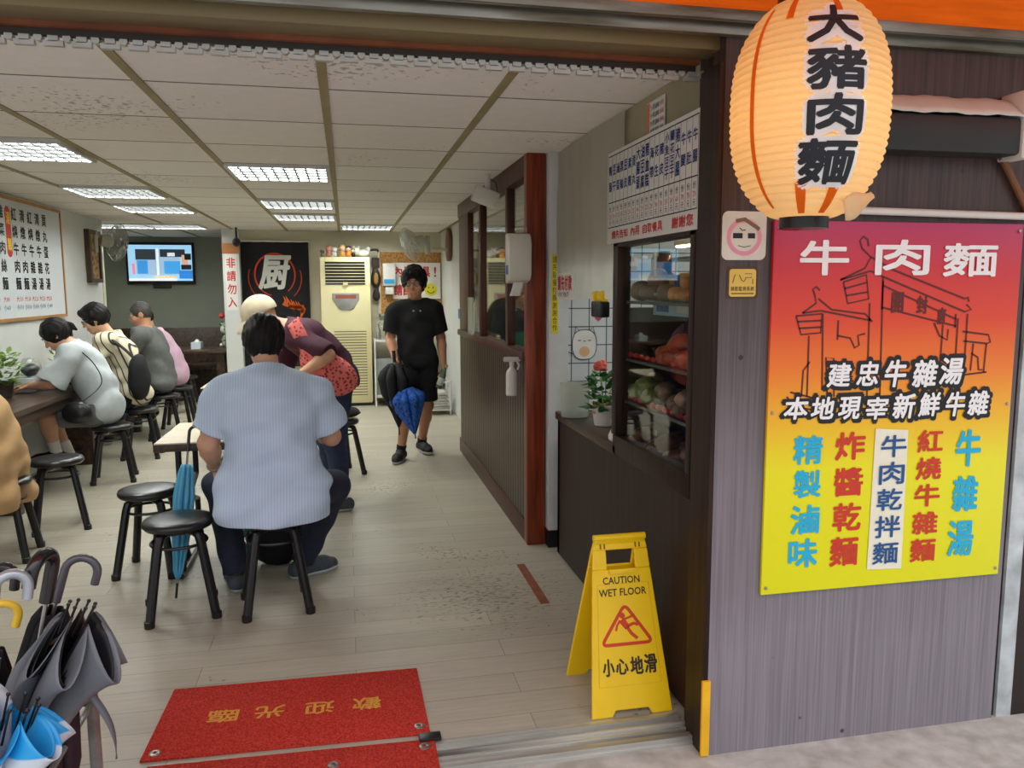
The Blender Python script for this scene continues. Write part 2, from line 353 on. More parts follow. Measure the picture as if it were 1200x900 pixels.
# ------------------------------------------------------------------ the setting
ZC = 2.28
o = box('floor', FLOOR, -4.3,2.5,-.06, 3.05,12.4,0); struct(o)
o = box('ground', PAVE, -9,-9,-.12, 9,2.5,-.025); struct(o)
me = MB().box(-4.3+.06,2.42-3.2,0, 3.05+.06,12.4-3.2,.06).done('ceiling', TILE); me.location = (-.06,3.2,ZC); struct(me)
b = MB()
for k in range(-6,5):
    x = -.06+.66*k; b.box(x-.017,2.5,ZC-.006, x+.017,12.3,ZC+.002)
struct(b.done('trim_1', mat('olive_ceiling_bar', (150,136,96), .6, .12, 5)))
struct(box('wall_left', WHITE, -2.7,2.4,0, -2.6,9.4,ZC))
struct(box('wall_left_return', mat('cream_corner', (196,196,180), .6), -4.2,9.4,0, -2.6,9.5,ZC))
struct(box('wall_alcove', DIM, -4.3,9.4,0, -4.2,12.3,ZC))
struct(box('wall_television', DIM, -4.3,12.3,0, -1.4,12.4,ZC))
struct(box('wall_alcove_right', DIM, -1.5,10.8,0, -1.4,12.3,ZC))
struct(box('wall_rear', CREAM, -1.5,10.75,0, 3.05,10.85,ZC))
struct(box('wall_pillar', WHITE, -1.51,10.55,0, -1.31,10.75,ZC))
struct(box('wall_passage', WHITE, 1.28,8.3,0, 1.36,10.75,ZC))
struct(box('wall_kitchen', CREAM, 3.0,2.4,0, 3.1,10.8,ZC))
struct(box('wall_tiled', WALLTILE, 1.1,4.46,.55, 3.0,4.5,ZC))
b = MB().box(1.132,4.36,.1, 1.25,4.46,ZC-.001)
struct(b.done('wall_column', mat('chipped_white_paint', (200,202,200), .55, .08, 6), bevel=.004))
b = MB().box(1.13,4.35,0, 1.255,4.46,.1)
struct(b.done('baseboard_column', BLACK))
o = box('wall_soffit', OLIVE, 1.2,2.34,1.72, 1.3,4.46,ZC); struct(o)
# partition to the kitchen
struct(box('wall_partition', BEAD, 1.03,4.5,.1, 1.085,7.25,1.11))
struct(box('baseboard_partition', MULL, 1.018,4.5,0, 1.09,7.27,.13, bevel=.004))
b = MB().box(1.005,4.5,1.1, 1.115,7.25,1.15).box(1.02,4.5,2.16, 1.1,7.25,ZC)
struct(b.done('trim_2', MULL, bevel=.004))
b = MB().box(1.03,5.04,1.15, 1.085,5.11,2.17).box(1.03,6.08,1.15, 1.085,6.16,2.17).box(1.03,6.72,1.15,1.085,7.25,2.17)
struct(b.done('trim_3', MULL, bevel=.003))
struct(box('trim_4', MAHOG, 1.018,4.42,0, 1.128,4.5,ZC, bevel=.004))
for i, (y0, y1) in enumerate(((4.5,5.02),(5.11,6.06),(6.16,6.72))):
    struct(box('window_%d' % (i+1), CLEAR, 1.055,y0,1.15, 1.061,y1,2.165))
# street front
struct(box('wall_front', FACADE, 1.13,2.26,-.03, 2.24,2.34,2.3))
b = MB().box(2.24,2.275,-.03, 2.262,2.34,2.3).box(2.325,2.26,-.03, 3.6,2.34,2.3)
struct(b.done('wall_front_end', mat('blackened_wood', (38,26,24), .5, .3, 8)))
struct(box('trim_5', mat('grimy_white_post', (205,212,212), .5, .1, 8, c2=(150,156,156)), 2.262,2.262,-.025, 2.325,2.34,1.97))
b = MB().box(1.115,2.262,-.03, 1.131,2.395,2.19).box(1.14,2.34,-.01, 1.2,2.455,2.279)
struct(b.done('wall_jamb', BROWNV))
struct(box('trim_6', mat('yellow_corner_guard', (240,180,20), .5), 1.108,2.252,-.02, 1.136,2.262,.24))
struct(box('wall_street_left', CREAM, -5,2.3,-.03, -2.6,2.4,3.4))
struct(box('wall_above', mat('weathered_fascia', (120,110,92), .6, .2, 5), -5,2.36,2.34, 3.6,2.46,3.6))
# shutter track in the floor
b = MB()
b.box(-2.6,2.33,-.03, 1.125,2.5,-.012)
for y, w in ((2.335,.03),(2.385,.012),(2.42,.012),(2.465,.03)): b.box(-2.6,y,-.02, 1.125,y+w,.004)
struct(b.done('trim_7', ALU, bevel=.002))
# lintel: stacked metal channels over the opening
b = MB().box(-5,2.30,2.236, 3.6,2.41,2.34)
struct(b.done('beam_lintel', mat('olive_metal', (128,112,78), .45, .18, 3, metal=.3, stretch=(.2,2,2)), bevel=.004))
b = MB().box(-5,2.405,2.222, 1.115,2.425,2.30)
struct(b.done('beam_rust_edge', mat('rusty_edge', (120,66,36), .6, .3, 8)))
b = MB().box(-5,2.235,2.262, 3.6,2.262,2.33).box(-5,2.19,2.288, 3.6,2.212,2.36)
struct(b.done('beam_channel', mat('scratched_steel', (150,148,140), .35, .35, 7, metal=.85, stretch=(.4,3,3), c2=(96,84,62)), bevel=.003))
b = MB().box(-5,2.212,2.296, 3.6,2.30,2.36)
struct(b.done('beam_dark_recess', mat('dark_green_metal', (52,52,44), .45, .2, 5)))
# orange tarpaulin awning rising over the pavement
b = MB(); b.grid(lambda u, v: (-5+8.8*u, 2.2-1.35*v, 2.315+.42*v+.012*math.sin(u*60)*math.sin(v*3)), 40, 8)
aw = b.done('awning', ORANGE, smooth=60); tag(aw, 'bright orange tarpaulin awning stretched above the shop front', 'awning')
b = MB().tube([(-5,.86,2.73),(3.8,.86,2.73)], .016, 8); b.done('awning_rod', STEEL, aw)
# rolling shutter: only its bottom slats hang below the lintel
b = MB()
for k in range(72):
    x = -4.0+.0715*k
    if x > 1.08: break
    b.box(x,2.43,2.178, x+.05,2.446,2.192); b.box(x+.012,2.43,2.19, x+.038,2.444,2.222)
    b.tube([(x+.06,2.428,2.2),(x+.06,2.45,2.2)], .011, 8)
sh = b.done('shutter', mat('galvanised_steel', (188,186,180), .4, .12, 12, metal=.6))
tag(sh, 'rolled-up metal grille shutter with linked slat ends along the lintel', 'shutter')
b = MB().box(-4.0,2.426,2.205, 1.11,2.452,2.226); b.done('guide_bar', mat('dark_guide', (44,36,30), .5), sh)
# ------------------------------------------------------------------ ceiling lights
LAMP = lamp_mat('fluorescent_diffuser', (246,250,246), PANEL)
LOUV = mat('grey_louver', (48,50,49), .5, .03, 5); RIM = mat('white_rim', (206,208,204), .5, .03, 5)
def ceiling_light(x, y, label, sx=.6, sy=.6):
    t = thing('ceiling_light', label, 'ceiling light', (x,y,ZC), 0, 'recessed fluorescent ceiling lights')
    MB().box(-sx/2,-sy/2,-.008, sx/2,sy/2,-.002).done('diffuser', LAMP, t)
    b = MB()
    for s in (-1,1):
        b.box(s*sx/2-.012,-sy/2,-.022, s*sx/2+.012,sy/2,-.001); b.box(-sx/2,s*sy/2-.012,-.022, sx/2,s*sy/2+.012,-.001)
    b.done('frame', RIM, t)
    b = MB()
    for k in range(1,5): b.box(-sx/2,-sy/2+sy*k/5-.004,-.022, sx/2,-sy/2+sy*k/5+.004,-.009)
    for k in range(1,9): b.box(-sx/2+sx*k/9-.005,-sy/2,-.021, -sx/2+sx*k/9+.005,sy/2,-.009)
    b.done('louver', LOUV, t)
for x, y, l in ((-.39,5.42,'nearest square louvred light in the middle column, above the aisle'), (-.39,7.33,'second square louvred light of the middle column, above the aisle'),
                (-.39,8.6,'third square louvred light of the middle column, toward the black banner'), (.27,9.85,'louvred light at the far end, above the pale floor-standing air conditioner'),
                (-1.71,4.8,'nearest louvred light of the left column, cut by the photo edge'), (-1.71,6.7,'second louvred light of the left column, toward the menu board'),
                (-1.71,7.98,'third louvred light of the left column'), (-1.95,10.1,'last louvred light of the left column, in front of the television'),
                (-2.55,10.1,'louvred light above the left wall fan')):
    ceiling_light(x, y, l)
for x, y, l in ((2.1,6.0,'louvred light inside the kitchen behind the glass partition'), (2.2,3.4,'louvred light behind the food display cabinet')):
    ceiling_light(x, y, l)
# ------------------------------------------------------------------ right side: counter, display cabinet, boards
t = thing('service_counter', 'long dark brown wood-panelled counter along the right side of the doorway', 'counter', (1.15,3.3,0))
MB().box(0,-.83,.02, .05,.92,.79).done('front_panel', BROWNV, t)
MB().box(.0,.88,.02, .6,.92,.79).done('end_panel', BROWNV, t)
MB().box(-.012,-.08,.79, .62,.94,.835).done('countertop', WALNUT, t, bevel=.006)
# display cabinet standing on the counter
t = thing('display_cabinet', 'brown framed glass food cabinet full of braised meats', 'display cabinet', (1.15,2.86,.835))
FR = BROWNV
b = MB().box(-.012,-.40,-.04, .06,.40,.045).box(-.012,.36,.045, .05,.42,.885).box(-.012,-.40,.045, .05,-.36,.885).box(-.012,-.40,.86, .05,.42,.9)
b.done('front_frame', FR, t, bevel=.004)
MB().box(.016,-.36,.045, .021,.36,.86).done('glass_pane', CLEAR, t)
MB().box(.57,-.4,-.04, .6,.4,.9).box(.05,-.42,-.04,.58,-.4,.9).box(.05,.36,-.04,.58,.375,.60).done('cabinet_back', mat('cabinet_inside', (60,50,42), .5), t)
MB().box(.05,-.4,-.045, .58,.4,-.01).done('cabinet_floor', STEEL, t)
for z in (.19,.375,.62): MB().box(.03,-.39,z, .5,.39,z+.012).done('shelf', mat('steel_shelf', (120,122,120), .3, .1, 9, metal=.7), t)
for z in (.215,.40):
    b = MB()
    for k in range(12): b.ball((.052,-.36+.065*k,z), (.008,.03,.012), 8, seed=k, m=5)
    b.done('red_trim', flat('red_tinsel', (190,30,26), .4), t)
SAUCE = mat('soy_braised_skin', (112,66,38), .3, .35, 14, c2=(60,30,16))
GOLD = mat('golden_fried_skin', (206,150,70), .32, .3, 18, c2=(150,84,30))
ORAN = mat('red_orange_meat', (186,84,40), .3, .3, 20, c2=(120,40,20))
GREY = mat('grey_braised_meat', (128,104,84), .35, .3, 14)
GREEN = mat('green_vegetable', (106,124,58), .45, .3, 20)
def food(kind, m, x, y, z, r, label, group, seed):
    b = MB().ball((0,0,0), r, 12, wob=.05, seed=seed, m=8)
    o = b.done(kind, m, smooth=80); o.location = (x,y,z+r[2]*.92); o.rotation_euler = (0,0,seed*1.7)
    tag(o, label, 'food', group); return o
rnd = random.Random(3)
CX, CY, CZ = 1.15, 2.86, .835
k = 0
for (z, y0, y1, n, m, nm, lab, gr) in ((.632,.0,.36,8,GREY,'braised_meat','big greyish-brown braised meat lump on the top tray of the glass cabinet','braised lumps on the top tray'),
        (.632,-.34,-.02,14,GOLD,'fried_tofu','golden glossy piece heaped on the near side of the top tray','golden pieces on the top tray'),
        (.387,-.34,.04,14,ORAN,'pork_piece','orange-red glossy meat piece heaped on the middle tray','orange-red pieces on the middle tray'),
        (.202,-.34,.1,10,GREY,'pork_offal','pale greyish meat piece lying on the lower tray','pale pieces on the lower tray'),
        (.202,.14,.36,6,GREEN,'green_vegetable','olive green vegetable bundle at the far side of the lower tray','greens on the lower tray'),
        (-.01,-.34,.36,18,SAUCE,'braised_chunk','dark soy-braised chunk on the bottom of the glass cabinet','dark chunks on the cabinet floor')):
    for i in range(n):
        k += 1; f = (i+.5)/n
        r = (rnd.uniform(.05,.07), rnd.uniform(.035,.05), rnd.uniform(.03,.042)) if nm != 'fried_tofu' else (.042,.032,.028)
        food(nm, m, CX+.075+.085*(i%2)+rnd.uniform(-.01,.015), CY+y0+(y1-y0)*f, CZ+z+.004+.045*(i%3 == 2), r, lab, gr, k)
for y, l in ((.22,'black bowl at the far end of the middle tray'),(.08,'black bowl beside the orange-red meat on the middle tray')):
    b = MB().lathe([(.03,0),(.05,.004),(.078,.05),(.08,.054),(.07,.05),(.044,.012)], 24); o = b.done('bowl', BLACKP); o.location = (CX+.15,CY+y+.07,CZ+.388); tag(o, l, 'bowl')
for y, l, m in ((.17,'dark steel pot behind the greens in the glass cabinet',STEEL),):
    b = MB().lathe([(.09,0),(.1,.006),(.102,.09),(.106,.094),(.096,.092),(.09,.02)], 28); o = b.done('cooking_pot', m); o.location = (CX+.34,CY+y,CZ+.204); tag(o, l, 'pot')
def carton(name, lab, x, y, z, sx, sy, sz, m, bands, rz=0):
    t = thing(name, lab, 'box', (x,y,z), rz)
    MB().box(-sx/2,-sy/2,0, sx/2,sy/2,sz).done('body', m, t, bevel=.002)
    for i, (y0, y1, z0, z1, mm) in enumerate(bands):
        MB().box(-sx/2-.0015,-sy/2+sy*y0,sz*z0, -sx/2,-sy/2+sy*y1,sz*z1).done('printed_panel', mm, t)
    return t
CARD = mat('kraft_carton', (206,158,88), .7, .08, 8); PB = mat('pale_blue_carton', (176,204,224), .6, .1, 14); DB = mat('blue_print', (62,104,170), .6, .3, 30)
MB().box(1.32,2.47,1.634, 1.74,3.24,1.645).done('cabinet_top_board', mat('top_board', (150,154,150), .4), None)
o = bpy.data.objects['cabinet_top_board']; tag(o, 'thin grey board on top rails inside the glass cabinet', 'board')
MB().box(1.22,2.47,1.49, 1.7,3.24,1.502).done('upper_shelf_board', mat('glass_shelf', (160,170,168), .3), None)
o = bpy.data.objects['upper_shelf_board']; tag(o, 'narrow upper shelf board carrying printed cartons in the cabinet', 'board')
carton('carton', 'kraft yellow printed carton on the upper shelf, near end', 1.33,2.66,1.502,.16,.34,.075, CARD, ((.06,.2,.2,.8,flat('pink_print',(214,110,100))),(.45,.5,.4,.6,INK),(.6,.65,.4,.6,INK)))
carton('carton', 'blue printed carton on the upper shelf with food pictures', 1.33,3.0,1.502,.16,.3,.07, DB, ((.1,.4,.2,.8,CARD),(.5,.95,.3,.9,PB)))
carton('carton', 'pale blue and white carton under the upper shelf', 1.36,2.98,1.468-.06,.14,.42,.075, PB, ((.1,.4,.2,.8,PAPER),(.6,.9,.2,.7,DB)))
for y, m, l in ((3.16,mat('amber_sauce',(214,160,30),.2),'yellow-capped sauce jar at the far end of the upper shelf'),(3.10,mat('brown_sauce',(110,66,30),.2),'brown sauce jar beside the yellow-capped one')):
    t = thing('sauce_jar', l, 'jar', (1.3,y,1.572))
    MB().lathe([(.028,0),(.032,.006),(.032,.07),(.022,.085)], 18).done('jar_body', m, t); MB().lathe([(.025,.085),(.025,.1)], 18).done('lid', YEL if y > 3.12 else BLACKP, t)
# price board over the cabinet
M = on_right(1.130, 2.876, 1.905)
t = thing('price_board', 'white hanging price board with blue dish names in narrow columns', 'menu board', (0,0,0))
MB().box(-.465,-.193,-.012, .465,.193,0, M).done('board', WPLAST, t, bevel=.003)
b = MB(); F = M@Matrix.Translation((0,0,.0012))
X0, X1 = -.445, .445
for yy in (.175,-.02,-.125): b.stroke([(X0,yy),(X1,yy)], .004, F)
N = 19
for k in range(N+1):
    x = X0+(X1-X0)*k/N; b.stroke([(x,.175),(x,-.125)], .0022, F)
b.done('ruled_lines', INK, t)
names = ['鴨頭','豆干','滷蛋','黑輪','豆皮','素雞','貢丸','大腸頭','油豆腐','豬血糕','海帶','花生','豬皮','小魚豆干','蘭花豆干','豬大腸','牛腱','牛肚','牛腸']
it, up, rd, un = [], [], [], []
prices = [20,10,15,15,20,20,25,40,20,25,20,30,30,35,30,60,70,70,70]
for k, s in enumerate(names):
    x = X0+(X1-X0)*(k+.5)/N; w = .036
    if len(s) == 2: it += [(s[0],x,.115,w,.042),(s[1],x,.045,w,.042)]
    else: it += column(s, x, .165, -.005, w)
    up.append(('份',x,-.048,.024,.024)); rd.append((str(prices[k]),x,-.078,.024,.02)); un.append(('元',x,-.105,.022,.022))
letters('dish_names', it, BLUEINK, t, F, .02, 1); letters('unit_marks', up+un, INK, t, F, .01, 1); letters('prices', rd, REDINK, t, F, .01, 1)
each('notice_line', row('請先告知', -.40,-.2,-.158,.036)+row('內用', -.17,-.07,-.158,.036)+row('自取餐具', -.04,.16,-.158,.036)+row('謝謝您', .24,.42,-.158,.04), REDINK, t, F, .03, 1)
# small printed notice above the price board
M = on_right(1.192, 2.96, 2.17)
t = thing('paper_notice', 'small orange-and-black printed paper notice stuck above the price board', 'notice', (0,0,0))
MB().box(-.09,-.075,-.004, .09,.075,0, M).done('sheet', PAPER, t); F = M@Matrix.Translation((0,0,.001))
MB().box(-.088,-.073,0, -.058,.073,.0008, M).done('orange_margin', flat('orange_print', (214,120,80)), t)
letters('print', sum([row('外帶滷味', -.05,.04,.05-.03*k,.022) for k in range(4)], []), INK, t, F, .01, 1)
letters('red_print', sum([row('請稍候', .045,.085,.05-.03*k,.02) for k in range(4)], []), REDINK, t, F, .01, 1)
# plastic sheet hanging over the counter gap
b = MB(); b.grid(lambda u, v: (1.180+.006*math.sin(u*9+v*2)*(.3+v)+.0022*math.sin(u*41+v*3)+.003*math.sin(u*15-v*9), 3.27+1.08*u, 2.275-.805*v), 60, 14)
o = b.done('plastic_curtain', SHEET, smooth=80); tag(o, 'hazy rumpled clear plastic sheet hanging over the counter gap', 'plastic sheet')
t = thing('pay_first_sign', 'small white sign with red characters on the plastic sheet', 'sign', (0,0,0)); M = on_right(1.155, 4.1, 1.532)
MB().box(-.16,-.072,-.003, .16,.072,0, M).done('sheet', PAPER, t); F = M@Matrix.Translation((0,0,.001))
letters('red_lettering', row('請先付款', -.155,.13,.018,.082), REDINK, t, F, .03); letters('small_lettering', [('PAY FIRST',-.03,-.044,.2,.026)], INK, t, F, .01, 1)
t = thing('tape_holder', 'black holder with two yellow tape rolls under the plastic sheet', 'tape holder', (1.15,3.56,1.385))
MB().box(0,-.07,0, .05,.07,.075).done('body', BLACKP, t, bevel=.008)
for y in (-.04,.045): MB().lathe([(.024,-.02),(.026,-.016),(.026,.016),(.024,.02)], 18, frame((.025,y,.098), (1,0,0), (0,0,1))).done('tape_roll', YEL, t)
t = thing('yellow_notice_strip', 'tall yellow strip with small black writing on the white column', 'notice', (0,0,0)); M = on_front(1.166,4.357,1.49)
MB().box(-.02,-.225,-.003, .02,.225,0, M).done('strip', flat('yellow_strip', (226,206,40), .5), t)
letters('writing', column('請先點餐付款謝謝合作', 0, .215, -.215, .026), INK, t, M@Matrix.Translation((0,0,.001)), .0, 1)
# counter top things
t = thing('plastic_tub', 'cloudy clear plastic tub with pale blue contents on the counter', 'tub', (1.19,4.02,.836))
GL2 = glass('cloudy_plastic', (.85,.88,.86), 1.35, .35)
MB().lathe([(.066,0),(.074,.004),(.078,.175),(.082,.18),(.076,.178),(.070,.008)], 26).done('tub_wall', GL2, t)
MB().lathe([(.066,.006),(.07,.04),(.05,.055),(.01,.06)], 22).done('contents', mat('pale_blue_stuff', (190,214,216), .6), t)
LEAF = mat('leaf_green', (52,112,40), .4, .35, 16, c2=(24,66,22)); LEAF2 = mat('light_leaf', (128,164,72), .45, .25, 16)
def leafy(t, n, R, H, seed, m, size=.045, name='foliage'):
    r = random.Random(seed); b = MB()
    for i in range(n):
        a = r.uniform(0,2*PI); rr = R*math.sqrt(r.random()); z = H*(.25+.75*r.random()); el = r.uniform(-.4,.9)
        d = V((math.cos(a)*math.cos(el),math.sin(a)*math.cos(el),math.sin(el))); s = V((-math.sin(a),math.cos(a),0)); p = V((rr*math.cos(a),rr*math.sin(a),z)); L = size*r.uniform(.7,1.3); w = L*.36; up = d.cross(s)
        q = [p, p+d*L*.35+s*w-up*.004, p+d*L*.75+s*w*.7, p+d*L, p+d*L*.75-s*w*.7, p+d*L*.35-s*w-up*.004]
        vs = [b.b.verts.new(x) for x in q]; mid = b.b.verts.new(p+d*L*.5+up*L*.07)
        for j in range(6): b.b.faces.new((vs[j],vs[(j+1)%6],mid))
    return b.done(name, m, t, recalc=False, smooth=80)
t = thing('potted_plant', 'leafy green plant with a red flower in a white pot on the counter', 'plant', (1.25,3.72,.836))
MB().lathe([(.04,0),(.045,.004),(.058,.09),(.062,.095),(.052,.09)], 22).done('pot', WPLAST, t)
leafy(t, 130, .07, .26, 4, LEAF, .05); leafy(t, 22, .06, .2, 9, mat('yellow_leaf', (196,150,40), .5), .035, 'yellow_leaves')
b = MB()
for k in range(9): b.ball((.03*math.cos(k*2.4)*.6-.02,.03*math.sin(k*2.4)*.6,.285+.004*k), (.02,.02,.014), 8, seed=k, wob=.06, m=6)
b.done('flower', mat('coral_flower', (214,96,80), .6), t); MB().tube([(0,0,.08),(-.01,0,.2),(-.02,0,.285)], .004, 6).done('stem', LEAF2, t)
t = thing('gourd_figurine', 'small white gourd-shaped ornament at the counter edge by the cabinet', 'ornament', (1.17,3.30,.836))
MB().lathe([(.02,0),(.034,.012),(.036,.03),(.024,.056),(.016,.066),(.024,.082),(.026,.098),(.012,.122),(.006,.128)], 22).done('body', WPLAST, t)
MB().lathe([(.008,.126),(.014,.132),(.006,.15)], 14).done('stopper', mat('amber_cap', (190,150,60), .4), t)
# wall decals on the tiles
t = thing('cat_decal', 'round white cat wall decal with tan belly on the tiles', 'decal', (0,0,0)); M = on_front(1.375,4.457,1.195)
pts = [(.075*math.copysign(abs(math.cos(a))**.75,math.cos(a)),.088*math.copysign(abs(math.sin(a))**.8,math.sin(a))-.005) for a in [2*PI*i/40 for i in range(40)]]
MB().prism(pts, .001, M).done('body', flat('decal_white', (232,230,224)), t)
b = MB(); F = M@Matrix.Translation((0,0,.002)); b.stroke(pts, .004, F, True); b.stroke([(-.06,.06),(-.055,.1),(-.03,.078)], .004, F); b.stroke([(.06,.06),(.055,.1),(.03,.078)], .004, F)
b.stroke([(-.07,-.06),(-.11,-.04),(-.105,.0),(-.115,.01)], .005, F)
b.stroke([(-.04,.02),(-.022,.02)], .005, F); b.stroke([(.022,.02),(.04,.02)], .005, F); b.stroke([(-.008,.016),(.008,.016)], .004, F)
b.done('outline', INK, t); MB().prism([(.032*math.cos(a),.03*math.sin(a)-.045) for a in [2*PI*i/24 for i in range(24)]], .0016, M).done('belly_patch', flat('tan_patch', (226,180,136)), t)
t = thing('heart_decal', 'tiny pink heart decal above the cat on the tiles', 'decal', (0,0,0)); M = on_front(1.46,4.457,1.345)
MB().prism([(.022*(math.sin(a)**3), .02*(.8125*math.cos(a)-.3125*math.cos(2*a)-.125*math.cos(3*a)-.0625*math.cos(4*a))) for a in [2*PI*i/30 for i in range(30)]], .001, M).done('heart', flat('pink_heart', (200,70,110)), t)
# things on the partition
t = thing('towel_dispenser', 'white paper towel dispenser on the reddish post with paper hanging out', 'dispenser', (.955,4.42,1.55))
pr = [(-.02,0),(-.09,.015),(-.115,.05),(-.12,.22),(-.09,.275),(-.02,.28),(0,.28),(0,0)]
b = MB().prism(pr, .13, frame((0,0,0), (0,1,0), (0,0,1))@Matrix.Translation((0,0,-.065))); b.done('body', mat('cream_white_plastic', (214,208,194), .35, .04, 6), t, bevel=.012)
MB().grid(lambda u, v: (-.03+.06*u-.02*v, -.06-.01*math.sin(v*4), .01-.08*v), 4, 8).done('paper_tail', PAPER, t, solid=.002)
MB().box(-.0665,-.09,.05, -.064,-.03,.10).done('blue_label', flat('blue_label', (40,100,170)), t)
t = thing('spray_bottle', 'white trigger spray bottle hooked on the partition rail', 'spray bottle', (.965,4.60,.88), PI/2)
b = MB().lathe([(.03,0),(.036,.006),(.036,.13),(.03,.15),(.014,.17),(.013,.185)], 22); b.done('bottle', WPLAST, t)
MB().lathe([(.016,.185),(.016,.205)], 16).done('collar', WPLAST, t)
b = MB().box(-.014,-.05,.205, .014,.05,.232).box(-.009,-.075,.212,.009,-.05,.228); b.done('spray_head', WPLAST, t, bevel=.005)
MB().tube([(0,-.03,.21),(0,-.045,.18),(0,-.035,.155)], .006, 8).done('trigger', WPLAST, t); MB().tube([(.0,-.03,.215),(.0,-.07,.235)], .005, 8).done('hook', STEEL, t)
t = thing('ceiling_camera', 'boxy white camera lamp on a ceiling stem by the partition top', 'camera', (.95,5.3,2.28))
MB().tube([(0,0,0),(0,0,-.10)], .02, 12).done('stem', WPLAST, t)
MB().box(-.085,-.05,-.05, .085,.05,.05, Matrix.Translation((-.02,-.02,-.15))@Matrix.Rotation(.35,4,'Y')).done('housing', WPLAST, t, bevel=.012)
MB().tube([(0.0,.02,-.01),(.06,.03,-.05),(.075,.0,-.13),(.03,-.01,-.2)], .004, 6).done('cable', BLACKP, t)
t = thing('dish_rack', 'clear plastic bill holder standing on the partition sill', 'holder', (1.03,6.45,1.15)); 
MB().box(-.03,-.12,0, -.015,.12,.3).done('holder_front', glass('holder_plastic', (.85,.92,.88), 1.4, .4), t); MB().box(-.012,-.1,.01, -.008,.1,.26).done('slips', PAPER, t)
# floor tape strip
o = box('floor_tape', mat('brown_tape', (136,72,46), .6, .25, 20), .885,3.55,0, .93,4.11,.0025); tag(o, 'reddish-brown tape strip stuck to the floor near the counter', 'tape')
t = thing('cabinet_lamp', 'slim warm strip lamp under the top of the food cabinet', 'lamp', (1.40,2.86,1.70))
MB().box(-.02,-.33,0,.02,.33,.02).done('lamp_housing', WPLAST, t); MB().box(-.015,-.32,-.008,.015,.32,0).done('tube', lamp_mat('warm_tube', (255,226,180), 14), t)
# ------------------------------------------------------------------ street front: sign panel, lantern, stickers
def ramp_mat(name, stops, z0, z1):
    m, n, l, p = nodes(name); tc = n.new('ShaderNodeTexCoord'); sx = n.new('ShaderNodeSeparateXYZ'); mr = n.new('ShaderNodeMapRange'); rp = n.new('ShaderNodeValToRGB')
    l.new(tc.outputs['Object'], sx.inputs[0]); l.new(sx.outputs['Z'], mr.inputs[0]); mr.inputs[1].default_value = z0; mr.inputs[2].default_value = z1; l.new(mr.outputs[0], rp.inputs[0])
    e = rp.color_ramp.elements
    for i, (pos, c) in enumerate(stops):
        q = e[i] if i < 2 else e.new(pos); q.position = pos; q.color = (*lin(c),1)
    l.new(rp.outputs[0], p.inputs['Base Color']); p.inputs['Roughness'].default_value = .35; return m
POSTER = ramp_mat('printed_sunset_panel', ((0,(236,232,6)),(.34,(240,230,10)),(.46,(244,190,24)),(.6,(242,130,34)),(.74,(226,70,34)),(.88,(206,38,46)),(1,(178,36,92))), -.6, .6)
WHITE_T = [('牛',-0.279,0.489,0.173,0.111),('肉',0.001,0.491,0.200,0.114),('麵',0.255,0.484,0.208,0.109)]
BRUSH = [('建',-0.209,0.116,0.084,0.079),('忠',-0.104,0.118,0.080,0.081),('牛',-0.003,0.116,0.081,0.091),('雜',0.108,0.113,0.091,0.092),('湯',0.209,0.119,0.089,0.091),('本',-0.358,0.013,0.085,0.074),('地',-0.263,0.010,0.083,0.074),('現',-0.166,0.007,0.080,0.075),('宰',-0.066,0.003,0.081,0.075),('新',0.036,0.007,0.082,0.085),('鮮',0.133,0.009,0.079,0.081),('牛',0.232,0.007,0.076,0.084),('雜',0.322,0.008,0.079,0.085)]
CYAN = [('精',-0.308,-0.125,0.107,0.096),('製',-0.306,-0.238,0.099,0.093),('滷',-0.309,-0.357,0.106,0.099),('味',-0.311,-0.470,0.107,0.100),('牛',0.297,-0.146,0.099,0.129),('雜',0.296,-0.304,0.101,0.127),('湯',0.289,-0.461,0.105,0.129)]
RED = [('炸',-0.155,-0.119,0.111,0.095),('醬',-0.155,-0.239,0.108,0.097),('乾',-0.155,-0.358,0.106,0.097),('麵',-0.160,-0.475,0.106,0.102),('紅',0.146,-0.115,0.098,0.077),('燒',0.146,-0.209,0.098,0.078),('牛',0.146,-0.302,0.099,0.079),('雜',0.144,-0.398,0.099,0.080),('麵',0.142,-0.493,0.099,0.082)]
NAVY = [('牛',0.005,-0.126,0.096,0.075),('肉',0.003,-0.217,0.096,0.077),('乾',0.000,-0.307,0.096,0.075),('拌',-0.002,-0.400,0.097,0.076),('麵',-0.005,-0.491,0.097,0.076)]
PLQ = [('開',-0.008,0.347,0.045,0.068),('封',0.084,0.339,0.041,0.060),('府',0.160,0.302,0.033,0.057)]
STRIP = [(-0.065, -0.065), (0.058, -0.074), (0.061, -0.551), (-0.07, -0.545)]
